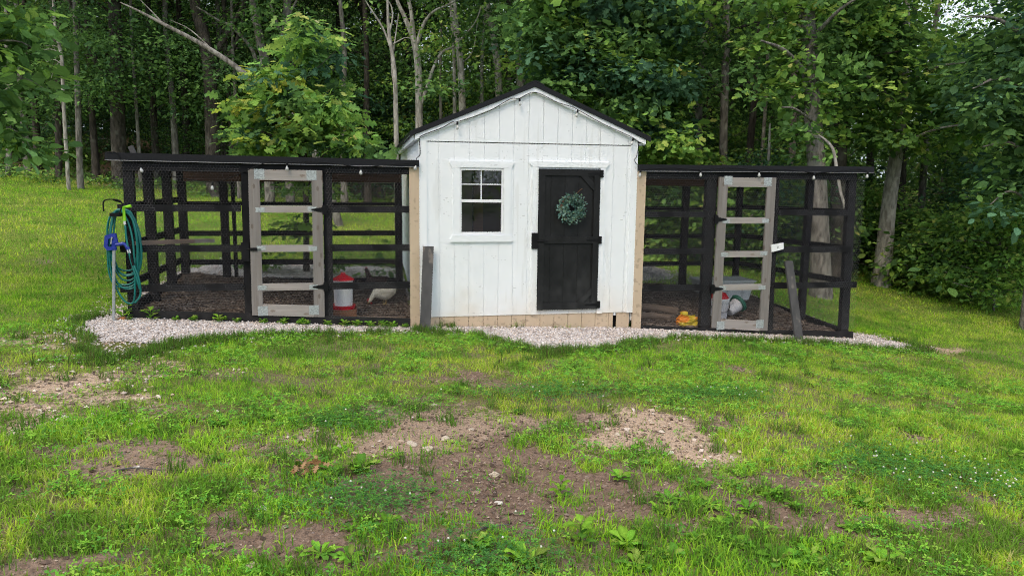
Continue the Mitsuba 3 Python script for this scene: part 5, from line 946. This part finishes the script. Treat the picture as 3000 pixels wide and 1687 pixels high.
# broad-leaved weeds, each a plant of its own
def rosette(u, v, R, n, r, lift=.5, wid=.30, tall=0.):
    mb = MB(); z0 = float(gz(u, v)); t = np.array([0, .18, .4, .65, .85, 1.]); ww = np.array([.05, .09, .9, 1., .7, .0]) * wid
    for i in range(n):
        a = i * 2.4 + r.normal(0, .25); L = R * r.uniform(.65, 1.15); e = lift * r.uniform(.4, 1.3); zb = tall * (i / max(n - 1, 1))
        x = L * np.sin(np.cumsum(np.full(6, .2)) * .9) / math.sin(1.08) * t**.1 * 0 + L * t * math.cos(e * .6); z = L * (t * math.sin(e) * 1.3 - .75 * t**2 * math.sin(e)) + .008
        d = np.array([math.cos(a), math.sin(a), 0]); s = np.array([-d[1], d[0], 0]); base = np.array([u, v, z0 + zb])
        wv = .03 * np.sin(t * 19 + i * 2.1)
        mid = base + t[:, None] * 0 + x[:, None] * d + z[:, None] * [0, 0, 1.]
        lft = mid + (ww * L)[:, None] * s + (.28 * ww * L + wv * R * 2)[:, None] * [0, 0, 1.]; rgt = mid - (ww * L)[:, None] * s + (.28 * ww * L - wv * R * 2)[:, None] * [0, 0, 1.]
        V = np.stack([lft, mid, rgt], 1).reshape(-1, 3); F = []
        for q in range(5): F += [[q * 3, q * 3 + 3, q * 3 + 4], [q * 3, q * 3 + 4, q * 3 + 1], [q * 3 + 1, q * 3 + 4, q * 3 + 5], [q * 3 + 1, q * 3 + 5, q * 3 + 2]]
        col = np.array([(.20, .44, .045), (.26, .48, .05), (.14, .33, .045), (.30, .42, .08)][r.integers(4)]) * r.uniform(.6, 1.2)
        cc = np.stack([col * r.uniform(.7, 1.1), col * 1.12, col * r.uniform(.7, 1.1)]); mb.add(V, np.array(F), np.tile(cc, (6, 1)))
    if tall:
        mb.add(*tube([(u, v, z0 - .01), (u, v, z0 + tall)], .004, 5), (.10, .18, .04))
    return mb
WD = list(WD0)
WD += [(a + rg.normal(0, 75), b + rg.normal(0, 32), R * rg.uniform(.45, .8), n - 2) for a, b, R, n in WD if a > 1800 and b > 1400 for _ in range(1)] + [(rg.uniform(100, 1300), rg.uniform(1180, 1650), rg.uniform(.04, .08), 7) for _ in range(24)]
WD = [w_ for w_ in WD if w_[1] < 1678 and w_[0] < 2990]
for px, py, R, n in WD:
    u, v = ground_px(px, py); k = thing('broadleaf_weed', 'broad leaved light green weed rosette in the foreground lawn', 'weed', 'broad leaved weeds in the foreground lawn')
    o = obj('leaves', rosette(u, v, R * .70, n + 5, rg, rg.uniform(.5, 1.1), rg.uniform(.15, .24)), 'blade', k, smooth=True); labels[o] = {'kind': 'stuff'}
for px, py, R, n, tall, lab in ((1700, 1600, .10, 14, .13, 'upright leafy weed with pointed leaves at the bottom middle'), (1641, 1456, .09, 12, .09, 'small dense upright weed beside the muddy patch'), (395, 915, .16, 9, .14, 'large leafy weed at the foot of the hose corner post'), (462, 925, .15, 8, .12, 'strap leaved weed against the left run base board'), (845, 690, .1, 6, .1, None)):
    if lab is None: continue
    u, v = ground_px(px, py); v = min(v, -.1) if py < 1000 else v; k = thing('upright_weed', lab, 'weed'); labels[obj('leaves', rosette(u, v, R, n, rg, .6, .24, tall), 'blade', k, smooth=True)] = {'kind': 'stuff'}
for px, py, s in ((537, 922, .7), (583, 928, .9), (660, 925, 1.2), (700, 940, .8), (775, 940, .8), (835, 945, 1), (890, 940, 1.1), (905, 945, .8), (960, 952, .9), (1010, 952, 1.1), (1045, 945, 1), (1085, 948, 1), (1120, 945, 1.2), (1150, 955, .9), (1185, 955, .8), (380, 940, .5), (500, 1005, .6)):
    u, v = ground_px(px, py); k = thing('base_weed', 'small green weed sprouting along the left run base board', 'weed', 'weeds along the left run base board'); labels[obj('leaves', rosette(u, min(v, -.09), .085 * s, 12, rg, .7, .33, .05 * s), 'blade', k, smooth=True)] = {'kind': 'stuff'}
# plants behind the left run seen through it
for px, py, d_, R, lab in ((800, 800, 12.9, .3, 'leafy weed clump behind the left run door'), (990, 790, 12.9, .25, 'leafy weed on the gravel behind the left run, left of the shed'), (1110, 770, 12.8, .3, 'taller leafy weed against the shed behind the left run'), (740, 812, 12.7, .22, 'low weed at the back base board of the left run')):
    u, v = along(px, d_); k = thing('run_weed', lab, 'weed'); cs = np.array([[u + a, v + b, float(gz(u, v)) + c] for a, b, c in zip(rg.normal(0, R * .6, 9), rg.normal(0, .12, 9), rg.uniform(.05, R * (3.6 if '110' in str(px) else 1.3), 9))])
    obj('leaves', leaves(world(cs), R * .5, 16, .09, OVAL, ('bright', 'mid'), rg), 'leaf', k, loc=False); labels[k + '__leaves'] = {'kind': 'stuff'}
# ------------------------------------------------------------------ stones, sticks and dead leaves
ST = [(1204, 1307, .055, 'largest pale rock at the lower edge of the sandy bare patch'), (1253, 1320, .05, 'pale rock right of the largest rock below the sandy patch'), (1301, 1231, .035, 'tan rock near the top of the left sandy patch'), (1467, 1237, .035, 'pale stone at the right rim of the left sandy patch'), (1304, 1290, .045, 'flat pale stone in the middle of the left sandy patch'), (1272, 1188, .028, 'small white stone above the left sandy patch'),
      (152, 1079, .035, 'white stone in the upper part of the left gravelly ground'), (22, 1182, .03, 'pale stone at the left edge below the lawn strip'), (190, 1226, .04, 'pale stone in the middle of the left gravelly ground'), (38, 1275, .035, 'tan stone near the left edge'), (244, 1261, .04, 'tan stone right of the left gravelly ground'), (399, 1372, .03, 'lone stone on the thin grass at lower left'), (769, 1495, .035, 'pale flat stone in the lower left grass'), (741, 1662, .035, 'tan stone at the bottom edge left of middle'),
      (635, 1207, .025, 'small pale stone in the grass left of middle'), (1462, 1476, .03, 'white stone on the dark muddy patch'), (1407, 1584, .045, 'orange tan stone at the bottom middle'), (1809, 1275, .03, 'pale stone on the right sandy patch'), (1448, 1392, .04, 'flat sandy stone on the dark muddy patch'), (351, 930, .07, 'rounded orange brown stone beside the standpipe'), (1380, 1262, .03, 'small rock in the left sandy patch'), (2480, 968, .04, 'brown stone on the gravel at the right run corner'), (1940, 1345, .03, 'small tan stone on the right sandy patch')]
for px, py, r_, lab in ST:
    u, v = ground_px(px, py) if py != 930 else (-3.03, -.12); m = trimesh.creation.icosphere(subdivisions=2); q = np.array(m.vertices); q = q * (1 + 1.1 * (meshkit.noise(q * 1.3 + px, 3)[:, None] - .5)); r_ *= .8
    q = q * [r_ * rg.uniform(.8, 1.1), r_ * rg.uniform(.6, .9), r_ * .55] + [u, v, float(gz(u, v)) + r_ * .22]; a = rg.uniform(0, 3)
    col = np.array((.40, .17, .08) if py == 930 else (.50, .32, .18) if 'orange' in lab or 'brown' in lab else (.50, .42, .33) if 'tan' in lab or 'sandy' in lab else (.62, .57, .50)) * (.8 + .4 * meshkit.fbm(q * 60, 3, 2)[:, None])
    o = numbered('rock'); scene[o] = mikit.ply((world(q), np.array(m.faces)), 'stone', False, color=col); tag(o, lab, 'stone')
for pts, r_, lab in (([(1395, 1565), (1430, 1552), (1495, 1545)], .007, 'grey fallen stick at the bottom middle of the lawn'), ([(1955, 1690), (1962, 1660), (1958, 1648)], .006, 'short grey stick at the bottom right of middle'), ([(340, 1385), (400, 1378), (470, 1385)], .006, 'thin grey stick on the lower left bare ground'), ([(2715, 1210), (2725, 1222), (2735, 1232)], .012, 'short brown stick in the right lawn')):
    q = [ground_px(*p) for p in pts]; q = [(a, b, float(gz(a, b)) + r_ + .012) for a, b in q]
    tag(obj('stick', tube(smooth_path(q, 4), np.linspace(r_, r_ * .6, 4 * (len(q) - 1) + 1), 6), 'slate_wood', smooth=True), lab, 'stick')
u, v = ground_px(895, 1392); k = thing('dead_leaf_clump', 'clump of dry brown oak leaves on a twig in the lower left grass', 'leaves'); n = 26
obj('dry_leaves', scatter(*OAK, np.stack([u + rg.normal(0, .05, n), v + rg.normal(0, .06, n), gz(u, v) + rg.uniform(.02, .11, n)], 1), frames(n, rg, 1.3), rg.uniform(.045, .075, n), np.array([(.42, .23, .11), (.33, .17, .08), (.5, .31, .17)])[rg.integers(0, 3, n)]), 'blade', k); labels[k + '__dry_leaves'] = {'kind': 'stuff'}
obj('twig', tube([(u - .08, v + .02, float(gz(u, v)) + .03), (u + .02, v, float(gz(u, v)) + .06), (u - .09, v + .05, float(gz(u, v)) + .13)], .004, 5), 'bark_dark', k)
for px, py, n, lab in ((2830, 1205, 14, 'pale dry leaf litter in the right lawn'), (1580, 960, 1, 'brown dead leaf on the gravel below the door'), (520, 1090, 1, 'dry tan leaf in the grass left of middle')):
    u, v = ground_px(px, py); k = numbered('dead_leaf'); n_ = n
    scene[k] = (lambda g_: mikit.ply((world(g_[0][0]), g_[0][1]), 'blade', False, color=g_[1]))(scatter(*OAK, np.stack([u + rg.normal(0, .012 * n_, n_), v + rg.normal(0, .008 * n_, n_), gz(u, v) + rg.uniform(.02, .05, n_)], 1), frames(n_, rg, .6), rg.uniform(.05, .09, n_), np.array([(.45, .33, .2), (.34, .2, .11)])[rg.integers(0, 2, n_)]).get()); tag(k, lab, 'leaf', kind='stuff' if n > 1 else None)
